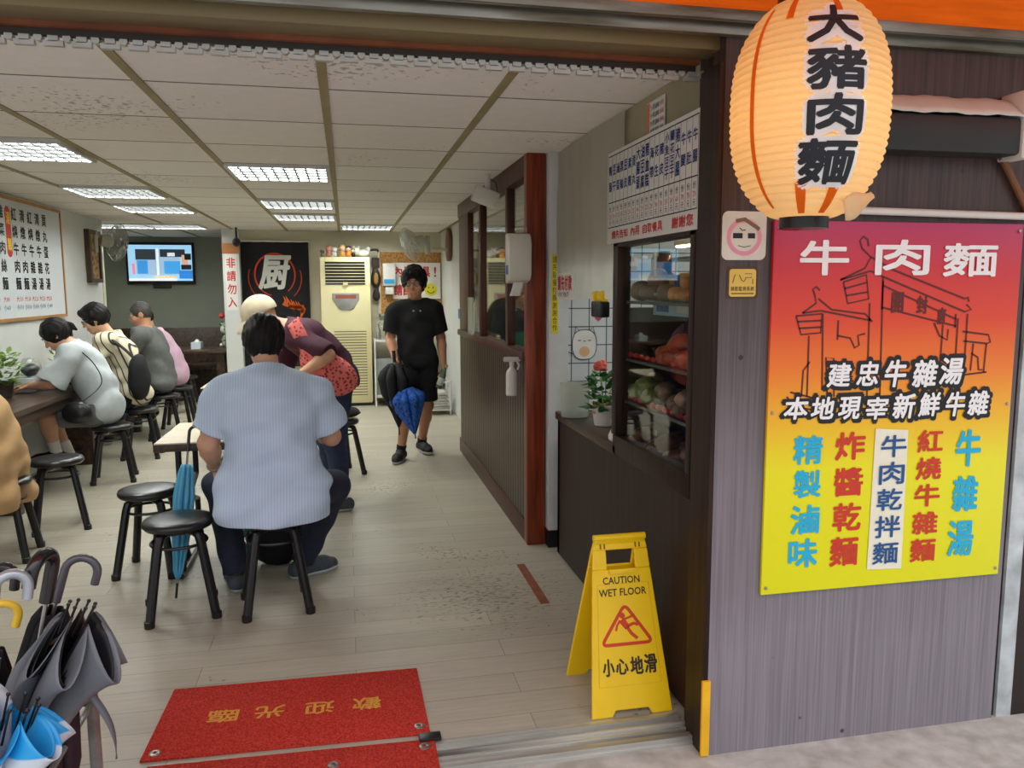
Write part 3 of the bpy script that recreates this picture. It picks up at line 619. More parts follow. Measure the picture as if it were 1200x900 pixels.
GATE = [[(-0.322, 0.244), (-0.32, 0.049)], [(-0.276, 0.313), (-0.267, 0.068)], [(-0.348, 0.316), (-0.301, 0.347), (-0.308, 0.375), (-0.315, 0.391), (-0.303, 0.398), (-0.29, 0.387)], [(-0.348, 0.316), (-0.284, 0.323), (-0.102, 0.29)], [(-0.294, 0.361), (-0.246, 0.326), (-0.124, 0.311), (-0.097, 0.286)], [(-0.37, 0.307), (-0.279, 0.313), (-0.281, 0.253), (-0.35, 0.248), (-0.37, 0.307)], [(-0.365, 0.289), (-0.278, 0.292)], [(-0.358, 0.268), (-0.278, 0.271)], [(-0.219, 0.42), (-0.133, 0.457), (-0.114, 0.492), (-0.147, 0.519), (-0.156, 0.543), (-0.145, 0.557), (-0.128, 0.546), (-0.124, 0.526)], [(-0.219, 0.42), (-0.112, 0.448), (-0.066, 0.43)], [(-0.208, 0.413), (-0.127, 0.436), (-0.114, 0.359), (-0.189, 0.345), (-0.208, 0.413)], [(-0.204, 0.392), (-0.122, 0.412)], [(-0.197, 0.37), (-0.119, 0.381)], [(-0.11, 0.346), (-0.102, 0.006)], [(-0.066, 0.43), (-0.055, 0.04)], [(-0.114, 0.492), (-0.025, 0.45), (0.244, 0.358), (0.257, 0.362), (0.261, 0.348)], [(-0.066, 0.43), (0.247, 0.315), (0.272, 0.322), (0.253, 0.339)], [(-0.065, 0.402), (0.215, 0.291)], [(-0.065, 0.332), (0.217, 0.268)], [(0.214, 0.308), (0.214, 0.262)], [(-0.065, 0.416), (-0.065, 0.325)], [(0.167, 0.273), (0.165, 0.128)], [(0.223, 0.294), (0.224, 0.105)], [(0.259, 0.308), (0.259, 0.111)], [(0.133, 0.28), (0.156, 0.237), (0.187, 0.222), (0.188, 0.258)], [(0.244, 0.25), (0.346, 0.237), (0.355, 0.212), (0.34, 0.208), (0.249, 0.218)], [(0.34, 0.208), (0.336, 0.11)], [(0.289, 0.209), (0.284, 0.118)], [(0.283, 0.177), (0.31, 0.162), (0.316, 0.12), (0.33, 0.12)], [(-0.38, 0.065), (-0.317, 0.049), (-0.246, 0.029), (-0.106, -0.001)], [(-0.391, 0.051), (-0.365, 0.019), (-0.236, -0.008)], [(0.163, 0.099), (0.255, 0.104), (0.348, 0.112)], [(-0.34, 0.049), (-0.337, 0.133), (-0.315, 0.161)], [(-0.22, 0.292), (-0.22, 0.229)], [(-0.221, 0.243), (-0.174, 0.234), (-0.156, 0.202), (-0.141, 0.211), (-0.147, 0.242), (-0.121, 0.248)], [(-0.246, 0.032), (-0.258, 0.174), (-0.23, 0.17), (-0.223, 0.046)]]
t = thing('menu_sign_panel', 'large red-to-yellow printed sign panel with beef noodle dishes', 'sign', (1.757,2.25,1.125))
M = on_front(0,0,0)
MB().box(-.455,-.004,-.603, .455,.009,.603).done('panel', POSTER, t, bevel=.002)
def lay(d): return on_front(0,-.0045-d*.0011,0)
b = MB()
for p in GATE: b.stroke(p, .0058, lay(1))
b.done('gate_drawing', flat('maroon_line', (96,26,20), .5), t); each('gate_plaque_lettering', PLQ, flat('maroon_line2', (96,26,20)), t, lay(1), .03)
each('white_title', WHITE_T, flat('print_white', (244,242,240), .4), t, lay(2), .03)
each('black_outline', BRUSH, INK, t, lay(2), .1, grow=.030, shear=.12); each('white_brush_lettering', BRUSH, flat('print_white2', (244,242,240), .4), t, lay(4), .03, shear=.12)
MB().prism(STRIP, .0006, lay(2)).done('cream_strip', flat('cream_strip', (240,234,210), .6), t)
each('cyan_lettering', CYAN, flat('print_cyan', (24,176,214), .4), t, lay(2), .03); each('red_lettering', RED, flat('print_red', (206,50,24), .4), t, lay(2), .03)
each('navy_lettering', NAVY, flat('print_navy', (22,78,138), .4), t, lay(5), .02)
b = MB()
for x in (-.44,.44):
    for z in (-.58,0,.58): b.lathe([(.006,0),(.005,.002),(.001,.003)], 10, lay(1)@Matrix.Translation((x,z,0)))
b.done('screws', STEEL, t)
# paper lantern
LX, LY, LZ = 1.185, 1.9, 1.702
def lr(z): return .197*math.sqrt(max(.02,1-abs((z-.27)/.289)**2.6))
t = thing('paper_lantern', 'big glowing cream paper lantern with four black characters', 'lantern', (LX,LY,LZ))
PAPERL = thin('lantern_paper', (250,228,180), .5, .06, 3)
prof = []
NR = 29
for i in range(NR*4+1):
    z = .535*i/(NR*4); prof.append((lr(z)-.0075*(1-abs(math.sin(PI*i/4))), z))
MB().lathe(prof, 56, close=False).done('paper_shade', PAPERL, t, smooth=80)
for nm, z0, r0 in (('bottom_ring',-.028,.062),('top_ring',.527,.085)): MB().lathe([(.045,z0),(r0,z0),(r0,z0+.036),(.045,z0+.036)], 32).done(nm, BLACKP, t)
b = MB().tube([(0,0,.56),(0,0,.69)], .006, 8); b.done('hanging_cord', BLACKP, t)
bl = MB().ball((0,0,.32), .035, 16).done('bulb', lamp_mat('warm_bulb', (255,190,90), BULB), t)
ld = bpy.data.lights.new('lantern_lamp','POINT'); ld.energy = 1.0; ld.color = (1,.72,.42); ld.shadow_soft_size = .04
lo = bpy.data.objects.new('lantern_lamp', ld); COL.objects.link(lo); lo.parent = t; lo.location = (0,0,.26)
def wrap(name, m, items, ang, off, bold, grow):
    bm = bmesh.new()
    for s, cx, cy, w, h in items:
        v, f = glyph(s, 0, 2)
        for i_, (dx, dy) in enumerate(spread(bold*h)):
            vs = [bm.verts.new((cx+x*(w-bold*h)+dx, cy+y*(h-bold*h)+dy, 6e-5*i_)) for x, y in v]
            for q in f: bm.faces.new([vs[i] for i in q])
    for k in range(-6,7): bmesh.ops.bisect_plane(bm, geom=bm.verts[:]+bm.edges[:]+bm.faces[:], plane_co=(k*.016,0,0), plane_no=(1,0,0))
    for k in range(44): bmesh.ops.bisect_plane(bm, geom=bm.verts[:]+bm.edges[:]+bm.faces[:], plane_co=(0,.012*k+.006,0), plane_no=(0,1,0))
    for v in bm.verts:
        r = lr(v.co.y)+off+v.co.z; a = ang+v.co.x/.19; v.co = V((r*math.cos(a), r*math.sin(a), v.co.y))
    me = bpy.data.meshes.new(name); bm.to_mesh(me); bm.free(); return link(name, me, m, t, 80)
AN = math.radians(-107)
CH = [('大',.008,.437,.135,.092),('豬',.012,.330,.135,.098),('肉',.012,.224,.125,.092),('麵',-.0,.118,.14,.1)]
wrap('white_outline', thin('white_brush_paper', (250,248,246), .25), CH, AN, .0015, .24, 0.0)
wrap('black_lettering', flat('lantern_ink', (24,26,34), .6), CH, AN, .0032, .04, 0)
OR2 = thin('orange_strip', (226,120,40), .5)
def ostrip(name, a, z0, z1, w, off=.002):
    return MB().grid(lambda u, v: (lambda z: V(((lr(z)+off)*math.cos(a+w*(u-.5)/.18), (lr(z)+off)*math.sin(a+w*(u-.5)/.18), z)))(z0+(z1-z0)*v), 3, 40).done(name, OR2, t, smooth=80)
for a, z0, z1, w in ((-163,.02,.5,.012),(-126,.005,.075,.03),(-96,.005,.10,.03),(-140,.46,.52,.02),(-99,.47,.52,.02)): ostrip('orange_strip', math.radians(a), z0, z1, w)
MB().grid(lambda u, v: (.02+.085*u, -.135-.015*v+.01*u, .03-.05*v*(1-.3*u)+.035*u+.01*math.sin(5*u+3*v)), 6, 4).done('torn_paper', thin('torn_paper', (244,216,170), .4), t, solid=.0015)
# stickers on the dark wall
def rrect(w, h, r, k=5):
    return [(sx*(w/2-r)+r*math.cos(a0+PI/2*i/k), sy*(h/2-r)+r*math.sin(a0+PI/2*i/k)) for sx, sy, a0 in ((1,1,0),(-1,1,PI/2),(-1,-1,PI),(1,-1,1.5*PI)) for i in range(k+1)]
t = thing('no_smoking_sticker', 'white rounded sticker with a faded pink ring and crossed cigarette', 'sticker', (1.208,2.257,1.68))
MB().prism(rrect(.148,.148,.02), .0015, on_front(0,.003,0)).done('sheet', mat('yellowed_sticker', (216,212,200), .5), t)
F = on_front(0,.0008,0); ring = [(.052*math.cos(a)-.0,.05*math.sin(a)-.004) for a in [2*PI*i/40 for i in range(40)]]
b = MB().stroke(ring, .013, F, True); b.done('pink_ring', flat('faded_pink', (226,148,170)), t)
b = MB().stroke([(-.038,0),(-.006,0)], .016, F).stroke([(.012,0),(.036,0)], .016, F).stroke([(-.016,.024),(-.008,.016),(.004,.018)], .003, F).stroke([(-.02,-.03),(0,-.035),(.022,-.03)], .002, F); b.done('cigarette_mark', INK, t)
MB().stroke([(-.03,.044),(0,.05),(.05,.02)], .012, on_front(0,.0004,0)).done('torn_mark', mat('torn_brown', (120,100,74), .7), t)
t = thing('yellow_sticker', 'small yellow square sticker with a dark rim and one line of writing', 'sticker', (1.207,2.257,1.536))
MB().prism(rrect(.105,.1,.01), .0015, on_front(0,.003,0)).done('dark_rim', flat('dark_rim', (74,50,26)), t); MB().prism(rrect(.09,.085,.009), .0005, on_front(0,.0012,0)).done('yellow_field', flat('gold_yellow', (226,190,84), .4), t)
F = on_front(0,.0003,0); D = flat('olive_ink', (110,88,24))
letters('writing', row('錄影監視系統', -.04,.04,-.018,.014), D, t, F, .02, 1)
b = MB().stroke([(-.034,.0),(-.026,.026)], .003, F).stroke([(-.012,.024),(-.004,.008),(.004,.004),(.01,.014)], .003, F).stroke([(.008,.028),(.03,.028),(.03,.016),(.008,.016)], .002, F).stroke([(.034,-.004),(.034,.012)], .003, F).stroke([(-.038,-.033),(.038,-.033)], .004, F); b.done('line_drawing', D, t)
# dark wall unit with white bracket, white rail, brown stick
t = thing('box_heater', 'long black box unit wrapped in white plastic, mounted above the sign panel', 'wall unit', (1.80,2.21,2.02))
MB().box(-.42,-.045,-.085, .30,.05,.03).done('dark_body', mat('sooty_black', (30,29,28), .45, .3, 6), t, bevel=.012)
b = MB(); b.grid(lambda u, v: (-.42+.72*u, -.052+.1*v, .032+.068*math.sin(v*1.6)+.002*math.sin(u*23)+.0012*math.sin(u*60+v*5)), 50, 6).done('white_wrap', mat('crumpled_white_plastic', (212,210,200), .4, .05, 9), t, solid=.004)
MB().box(.300,-.05,-.095, .345,.05,.115).done('white_bracket', WPLAST, t, bevel=.006)
MB().box(-.44,-.02,-.02, -.42,.05,.06).done('side_bracket', WPLAST, t)
b = MB().tube([(1.33,2.24,1.765),(2.235,2.24,1.752)], .012, 12); o = b.done('curtain_rail', WPLAST); tag(o, 'thin white tube fixed along the top of the printed sign panel', 'rail')
b = MB().tube([(2.10,2.245,1.95),(2.235,2.245,1.75)], .011, 10); o = b.done('wooden_stick', mat('brown_stick', (122,78,46), .6, .2, 20)); tag(o, 'short brown wooden stick slanting down beside the white bracket', 'stick')
# wet floor sign
t = thing('wet_floor_sign', 'yellow folding wet floor caution sign standing by the counter', 'sign', (.966,2.678,0))
Lp = math.hypot(.172,.605)
def panel(sgn, name):
    M = frame((0,sgn*.172,0), (1,0,0), (0,-sgn*.172,.605)); b = MB()
    w = lambda v: .1525-.050*v/Lp
    def tr(v0, v1, a, c):
        return [(a(v0),v0),(c(v0),v0),(c(v1),v1),(a(v1),v1)]
    D = -.012*sgn
    b.prism([(-w(0),0),(-.075,0),(-.062,.022),(.062,.022),(.075,0),(w(0),0),(w(.515),.515),(-w(.515),.515)], -D, M)
    b.prism([(-w(.515),.515),(-.055,.515),(-.055,.585),(-w(.585),.585)], -D, M); b.prism([(w(.515),.515),(w(.585),.585),(.055,.585),(.055,.515)], -D, M)
    b.prism([(-w(.585),.585),(w(.585),.585),(w(Lp)-.002,Lp-.012),(w(Lp)-.016,Lp),(-w(Lp)+.016,Lp),(-w(Lp)+.002,Lp-.012)], -D, M)
    return b.done(name, YEL, t, bevel=.0025, seg=1), M
fp, M = panel(-1, 'front_panel'); panel(1, 'back_panel')
b = MB().tube([(-.10,0,.606),(.10,0,.606)], .013, 12); b.done('hinge', YEL, t)
b = MB()
for x in (-.075,-.06,.06,.075): b.box(x-.003,.59,.0008, x+.003,.612,.0012, M)
b.done('hinge_slots', flat('slot_dark', (120,96,10)), t)
F = M@Matrix.Translation((0,0,.0012))
b = MB().stroke([(-w_,v_) for w_, v_ in ((.118,.105),(.098,.462),)]+[(.098,.462),(.118,.105)], .0035, F, True); b.done('panel_bead', mat('yellow_bead', (232,188,6), .4), t)
MB().box(-.052,.500,.0005, .052,.515,.012, M).done('handle_lip', YEL, t)
DI = flat('dark_lettering', (52,40,20))
letters('caution_lettering', [('CAUTION',-.005,.475,.142,.026),('WET FLOOR',-.003,.432,.182,.027)], DI, t, F, .02)
RD = flat('safety_red', (214,62,20), .45)
b = MB(); T = [(0,.388),(.098,.248),(-.098,.248)]; pts = []
for i in range(3):
    A, Bq, Cc = V(T[i-1]), V(T[i]), V(T[(i+1)%3]); a = Bq+(A-Bq).normalized()*.024; c = Bq+(Cc-Bq).normalized()*.024
    for k in range(6):
        s = k/5; pts.append(tuple(a*(1-s)**2+Bq*2*s*(1-s)+c*s*s))
b.stroke(pts, .012, F, True); b.done('warning_triangle', RD, t)
b = MB(); hd = [(-.012+.0105*math.cos(a),.348+.0105*math.sin(a)) for a in [2*PI*i/18 for i in range(18)]]; b.b.faces.new([b.b.verts.new(F@V((x,y,0))) for x, y in hd])
b.stroke([(-.016,.334),(.006,.303)], [.026,.02], F).stroke([(-.012,.334),(.012,.340),(.036,.348)], .008, F).stroke([(-.022,.332),(-.034,.315),(-.04,.296)], .008, F)
b.stroke([(.004,.306),(.018,.284),(.04,.264)], .012, F).stroke([(.006,.31),(.03,.318),(.046,.312)], .011, F); b.done('slipping_figure', RD, t)
each('chinese_lettering', [('小',-.078,.171,.045,.062),('心',-.027,.171,.048,.056),('地',.029,.171,.05,.064),('滑',.082,.173,.05,.068)], DI, t, F, .03)
# red mats
REDM = mixmat('red_loop_mat', (170,38,32), (218,74,58), 'noise', .9, scale=150, pos=(.35,.65), spec=.2, bump=1)
RUB = mat('dark_rubber', (60,20,20), .7)
def floor_mat(label, P, grom, z=.0):
    c = V((sum(p[0] for p in P)/4, sum(p[1] for p in P)/4, z)); t = thing('door_mat', label, 'mat', c)
    b = MB().prism([(p[0]-c.x,p[1]-c.y) for p in P], .009); b.done('pile', REDM, t, bevel=.003)
    for x, y in grom: MB().lathe([(.006,.011),(.012,.0125),(.018,.0105),(.019,.008)], 18, Matrix.Translation((x-c.x,y-c.y,0)), close=False).done('grommet', mat('metal_grommet', (150,146,140), .35, .2, 10, metal=.8), t)
    return t, c
t, c = floor_mat('red doormat with yellow characters lying inside the threshold', [(-.695,2.57),(.243,2.535),(.238,3.012),(-.682,3.038)], [(.21,2.585),(-.655,2.605)])
each('yellow_lettering', [(ch, -x, -y, .105, .085) for ch, x, y in (('歡',.035,-.012),('迎',-.135,-.012),('光',-.31,-.008),('臨',-.47,-.008))], flat('mat_yellow', (222,160,60), .9), t, Matrix.Translation((-c.x-.0,0,.0095))@Matrix.Rotation(PI-.03,4,'Z')@Matrix.Translation((0,0,0)), .02)
t, c = floor_mat('plain red doormat lying across the metal shutter track', [(-.70,1.9),(.25,1.86),(.252,2.49),(-.66,2.525)], [(.215,2.45),(-.08,2.41)], .005)
MB().box(.20-c.x,2.475-c.y,.004, .275-c.x,2.52-c.y,.018).done('rubber_corner', BLACKP, t, bevel=.005)
# ------------------------------------------------------------------ left wall: menu board, framed picture, fan
t = thing('menu_board', 'big white wall menu board with wooden rim on the left wall', 'menu board', (-2.6,7.03,1.765)); M = on_left(.014,0,0)
MB().box(-1.1,-.47,-.012, 1.1,.47,0, M).done('board', mat('whiteboard', (206,212,214), .4, .03, 3), t)
b = MB().box(-1.12,-.49,-.012,1.12,-.465,.01,M).box(-1.12,.465,-.012,1.12,.49,.01,M).box(-1.12,-.465,-.012,-1.10,.465,.01,M).box(1.10,-.465,-.012,1.12,.465,.01,M); b.done('wooden_rim', mat('oak_rim', (168,122,66), .5, .2, 8), t)
F = M@Matrix.Translation((0,0,.0015)); it, rd, bl = [], [], []
for k, (s, p1, p2) in enumerate((('紅燒牛肉麵','大130','小110'),('清燉牛肉麵','大130','小110'),('紅燒牛雜湯','大120','小100'),('清燉牛雜湯','大120','小100'),('貢丸蛋花湯','大50','小40'))):
    x = .055+.162*k; it += column(s, x, .43, -.26, .105, .105); rd.append((p1,x,-.315,.13,.05)); bl.append((p2,x,-.38,.13,.05))
for x, s in ((-.20,'雞菜肉絲麵'),(-.38,'榨菜肉絲麵'),(-.56,'麻醬乾拌麵')):
    it += column(s, x, .43, -.26, .105, .105); rd.append(('大80',x,-.315,.12,.05)); bl.append(('小60',x,-.38,.12,.05))
letters('black_lettering', it, INK, t, F, .03, 1); letters('red_prices', rd, REDINK, t, F, .01, 1); letters('blue_prices', bl, BLUEINK, t, F, .01, 1)
MB().prism(rrect(.10,.40,.05), .0012, M@Matrix.Translation((-.065,.215,0))).done('red_oval', flat('oval_red', (206,50,30)), t)
each('yellow_lettering', [('湯',-.065,.32,.08,.1),('類',-.065,.115,.08,.1)], flat('oval_yellow', (244,206,40)), t, F@Matrix.Translation((0,0,.001)), .03, 1)
t = thing('framed_picture', 'tall narrow carved wooden plaque in a dark frame on the left wall', 'picture', (-2.6,9.06,1.87)); M = on_left(0,0,0)
b = MB().box(-.2,-.27,.001,-.15,.27,.05,M).box(.15,-.27,.001,.2,.27,.05,M).box(-.15,-.27,.001,.15,-.23,.05,M).box(-.15,.23,.001,.15,.27,.05,M); b.done('frame', mat('dark_brown_frame', (66,48,30), .5, .2, 9), t)
MB().box(-.15,-.23,.001,.15,.23,.03,M).done('carving', mixmat('carved_relief', (84,60,30), (186,152,92), 'noise', .6, scale=26, pos=(.35,.62), bump=1), t)
t = thing('yellow_scroll', 'tall narrow yellow paper strip hanging at the wall corner', 'paper strip', (0,0,0)); M = on_front(-2.645,9.397,1.36)
MB().box(-.05,-.39,-.003, .05,.36,0, M).done('sheet', flat('mustard_paper', (206,176,40), .7), t); letters('writing', column('招財進寶', 0,.3,-.33,.05,.12), flat('ochre_ink',(160,120,30)), t, M@Matrix.Translation((0,0,.001)), .01, 1)
def wall_fan(label, loc, rz, tilt):
    t = thing('wall_fan', label, 'fan', loc, rz)      # mounted on -X side, blowing toward +X
    MB().box(-.22,-.04,-.12, -.18,.04,.1).done('wall_bracket', mat('beige_plastic', (176,172,156), .45), t, bevel=.008)
    MB().tube([(-.20,0,.03),(-.16,0,.06),(-.10,0,.03)], .022, 10).done('arm', MATS['beige_plastic'], t)
    R = Matrix.Rotation(tilt,4,'Y')
    b = MB().lathe([(.035,-.16),(.06,-.15),(.07,-.07),(.05,-.02)], 20, R@frame((0,0,0),(0,1,0),(0,0,1))); b.done('motor_housing', MATS['beige_plastic'], t)
    b = MB()
    for k in range(3):
        a = k*2*PI/3
        f = lambda u, v: R@V((.03+.03*(v-.5), (.03+.15*u)*math.cos(a+(v-.5)*(.5+.9*u)), (.03+.15*u)*math.sin(a+(v-.5)*(.5+.9*u))))
        b.grid(f, 6, 5)
    b.done('blades', glass('fan_blade_plastic', (.55,.58,.58), 1.4, .45) if 'fan_blade_plastic' not in MATS else MATS['fan_blade_plastic'], t)
    b = MB()
    for r, x in ((.205,.035),(.16,.075),(.1,.088),(.16,-.01)): b.tube([R@V((x, r*math.cos(q), r*math.sin(q))) for q in [2*PI*i/36 for i in range(36)]], .0035, 5, closed=True)
    for k in range(28):
        q = 2*PI*k/28; c, s = math.cos(q), math.sin(q)
        b.tube([R@V((.09,.03*c,.03*s)), R@V((.088,.1*c,.1*s)), R@V((.072,.165*c,.165*s)), R@V((.035,.205*c,.205*s)), R@V((-.01,.16*c,.16*s)), R@V((-.02,.07*c,.07*s))], .0022, 4)
    b.lathe([(.032,.088),(.034,.095),(.02,.1)], 16, R@frame((0,0,0),(0,1,0),(0,0,1)))
    b.done('guard', mat('fan_wire', (150,150,140), .4, metal=.4), t)
wall_fan('beige wall fan by the television corner, seen from behind', (-2.42,9.25,2.03), math.radians(40), .12)
wall_fan('beige wall fan above the cork board, facing into the room', (.80,9.6,2.06), math.radians(200), .35)
MB().tube([(1.28,9.7,2.0),(1.05,9.68,2.0)], .018, 8).done('fan_mount_arm', MATS['beige_plastic']); tag(bpy.data.objects['fan_mount_arm'], 'beige wall arm carrying the fan near the cork board', 'bracket')
# television
t = thing('television', 'flat black television showing a bright news programme on the far wall', 'television', (-2.60,12.28,1.90)); M = on_front(0,-.058,0)
MB().box(-.46,-.05,-.30, .46,.0,.30).done('casing', BLACKP, t, bevel=.01); MB().box(-.12,-.02,-.36,.12,.02,-.30).done('mount_foot', BLACKP, t)
def scr(name, rgb, x0, y0, x1, y1, d, e=1.0): return MB().box(x0,y0,0, x1,y1,.0008, on_front(0,-.0505-d*.001,0)).done(name, lamp_mat('screen_'+name, rgb, e) if 'screen_'+name not in MATS else MATS['screen_'+name], t)
scr('pale_blue_field', (150,200,232), -.43,-.25,.43,.26,0); scr('street_picture', (150,178,206), -.33,-.17,.27,.2,1); scr('dark_trees', (44,52,56), -.33,.05,-.06,.2,2); scr('dark_cars', (40,46,54), .0,.09,.34,.2,2)
scr('white_car', (214,220,226), .1,.1,.2,.15,3); scr('white_gap', (226,236,240), -.05,-.17,-.02,.21,3); scr('blue_figures', (54,140,206), -.31,-.15,-.17,.04,3); scr('pink_block', (226,130,160), -.38,-.16,-.34,.0,2)
scr('deep_blue_water', (62,150,214), .05,-.15,.27,.03,2); scr('presenter_face', (206,160,130), .29,-.02,.38,.12,3); scr('presenter_hair', (20,18,20), .33,.05,.42,.14,4); scr('presenter_jacket', (20,20,34), .28,-.09,.42,-.02,4)
scr('caption_blue', (36,120,196), .25,-.22,.43,-.1,3); scr('caption_white', (236,236,236), -.43,-.25,.22,-.22,3)
letters('caption_lettering', row('即時新聞報導', -.1,.2,-.195,.035), lamp_mat('caption_yellow', (240,190,40), 1), t, on_front(0,-.056,0), .03, 1)
# bench, dark tables in the alcove
t = thing('high_backed_bench', 'dark wooden high-backed bench under the television', 'bench', (-2.5,12.0,0))
MB().box(-1.6,.2,0, .97,.28,.97).done('backrest', WALNUT, t, bevel=.006); MB().box(-1.6,-.2,.4,.95,.2,.46).done('seat', WALNUT, t, bevel=.006); MB().box(-1.6,-.15,0,.95,-.1,.4).done('front_board', WALNUT, t)
def dark_table(label, x, y, sx, sy, h):
    t = thing('dining_table', label, 'table', (x,y,0))
    MB().box(-sx/2,-sy/2,h-.05, sx/2,sy/2,h).done('tabletop', WALNUT, t, bevel=.006)
    for a in (-1,1):
        for c in (-1,1): MB().box(a*(sx/2-.12)-.05,c*(sy/2-.1)-.04,0, a*(sx/2-.12)+.05,c*(sy/2-.1)+.04,h-.05).done('leg', WALNUT, t)
    return t
dark_table('dark wooden table in the alcove beside the white pillar', -1.95,11.2,.85,.7,.74)
t = thing('flower_vase', 'clear vase with a red rose on the dark alcove table', 'vase', (-1.6,11.1,.742))
MB().lathe([(.03,0),(.035,.005),(.04,.1),(.025,.17),(.03,.2)], 18, close=False).done('vase_body', CLEAR, t, solid=.003)
MB().tube([(0,0,.01),(.01,0,.2),(-.03,0,.4)], .004, 6).done('stem', LEAF2, t); MB().ball((-.03,0,.43), (.04,.04,.035), 10, wob=.08, seed=3).done('rose', flat('rose_red', (190,30,50)), t); leafy(t, 14, .05, .35, 5, LEAF)
t = thing('plush_toy', 'white plush toy sitting on the dark alcove table', 'toy', (-1.6,11.32,.742)); b = MB().ball((0,0,.09),(.075,.06,.09),14).ball((0,-.01,.24),(.09,.07,.075),14)
for s in (-1,1): b.ball((s*.055,0,.315),(.022,.014,.03),8); b.ball((s*.07,-.05,.03),(.03,.04,.028),8)
b.done('plush_body', mat('white_plush', (214,212,206), .9), t, smooth=80)
b = MB()
for s in (-1,1): b.ball((s*.03,-.077,.245),(.007,.004,.01),8)
b.done('eyes', INK, t)
t = thing('wall_speaker', 'small grey speaker box on the alcove side wall near the pillar', 'speaker', (-1.56,11.4,1.95)); MB().box(-.06,-.08,-.1,.05,.08,.1).done('cabinet', mat('grey_plastic', (150,152,150), .5), t, bevel=.01); MB().lathe([(.05,0),(.052,.004),(.02,.006)], 18, on_front(0,-.081,0)).done('cone', BLACKP, t)
t = thing('tissue_box', 'tissue box with a white tissue on the dark alcove table', 'tissue box', (-1.95,11.05,.742)); MB().box(-.06,-.1,0,.06,.1,.09).done('carton', mat('pale_carton', (190,200,206), .7), t); MB().ball((0,0,.1),(.03,.03,.03),8,wob=.15).done('tissue', PAPER, t)
# ------------------------------------------------------------------ far wall
t = thing('kitchen_banner', 'black cloth banner with a white character and red ring', 'banner', (-.89,10.70,1.31)); M = on_front(0,-.012,0)
b = MB(); b.grid(lambda u, v: (-.43+.86*u, .012*math.sin(u*14)*v+.004*math.sin(u*31), .82-1.62*v), 40, 10); b.done('cloth', BLACKF, t, smooth=80)
MB().tube([(-.46,.0,.83),(.46,.0,.83)], .012, 8).done('rod', WPLAST, t)
F = M@Matrix.Translation((0,0,.008)); WI = flat('banner_white', (206,206,198), .8); RI = flat('banner_red', (190,58,36), .8); OI = flat('banner_orange', (216,96,36), .8)
letters('white_character', [('厨',-.0,.43,.36,.44)], WI, t, F, .03, shear=.15)
b = MB().stroke([(.25*math.cos(a)+.0,.27*math.sin(a)+.40) for a in [-.9+5.4*i/50 for i in range(51)]], [.012+.012*math.sin(PI*i/50) for i in range(51)], F)
b.stroke([(.33*math.cos(a),.33*math.sin(a)+.36) for a in [-.8+1.1*i/20 for i in range(21)]], .012, F).stroke([(.33*math.cos(a),.33*math.sin(a)+.36) for a in [2.8+1.1*i/20 for i in range(21)]], .012, F); b.done('red_ring', RI, t)
b = MB(); r = random.Random(5)
for s in (-1,1):
    for k in range(9):
        x0 = s*(.1+.03*k); y0 = .06-.012*k+r.uniform(-.02,.02); b.stroke([(x0,y0-.05),(x0+s*.02,y0),(x0-s*.005,y0+.06)], [.03,.026,.004], F)
    b.stroke([(s*.08,.02),(s*.2,-.02),(s*.32,-.02),(s*.33,-.1),(s*.28,-.2)], [.02,.05,.06,.04,.01], F)
b.done('flame_curls', OI, t)
t = thing('staff_only_sign', 'vertical red characters painted on the white pillar', 'sign', (0,0,0)); M = on_front(-1.41,10.545,1.72)
MB().box(-.07,-.46,-.003,.07,.38,.0, M).done('backing', PAPER, t); each('red_lettering', column('非請勿入', 0,.22,-.44,.11,.13), REDINK, t, M@Matrix.Translation((0,0,.001)), .02)
MB().box(-.1,.25,0,.1,.38,.004, M).done('orange_tag', flat('orange_tag', (170,110,60)), t)
t = thing('hanging_camera', 'small black camera hanging from the ceiling by the white pillar', 'camera', (-1.3,10.3,2.28)); MB().tube([(0,0,0),(0,0,-.14)], .012, 8).done('stem', BLACKP, t); MB().ball((0,0,-.18),(.05,.05,.055),14).done('dome', BLACKP, t)
# air conditioner
AC = mat('cream_enamel', (224,214,166), .4, .04, 3)
t = thing('air_conditioner', 'tall cream floor-standing air conditioner against the far wall', 'air conditioner', (0,10.55,0))
MB().box(-.315,-.16,.04,.315,.18,1.93).done('cabinet', AC, t, bevel=.012); MB().box(-.30,-.15,0,.30,.17,.04).done('plinth', BLACKP, t)
MB().box(-.25,-.165,1.58,.25,-.158,1.87).done('outlet_recess', BLACK, t)
b = MB()
for k in range(7): b.box(-.25,-.185,1.60+.039*k,.25,-.163,1.607+.039*k)
b.box(-.03,-.19,1.575,.03,-.165,1.61); b.done('outlet_louvers', AC, t)
MB().prism([(-.17,.10),(.17,.10),(.17,.02),(.09,-.1),(.05,-.12),(-.05,-.12),(-.09,-.1),(-.17,.02)], .012, on_front(0,-.16,1.37)).done('control_panel', mat('grey_control', (150,150,146), .4), t, bevel=.008)
b = MB().box(-.13,1.40,.012,.13,1.45,.014, on_front(0,-.16,0)); b.done('display', flat('amber_display', (150,80,60)), t)
b = MB()
for k in range(24):
    z = .12+.036*k; b.box(-.16,-.172,z,.25,-.158,z+.02)
b.done('intake_louvers', AC, t)
b = MB()
for k in range(24):
    z = .142+.036*k; b.box(-.16,-.1625,z,.25,-.159,z+.012)
b.done('louver_gaps', mat('louver_shadow_gap', (120,112,80), .7), t)
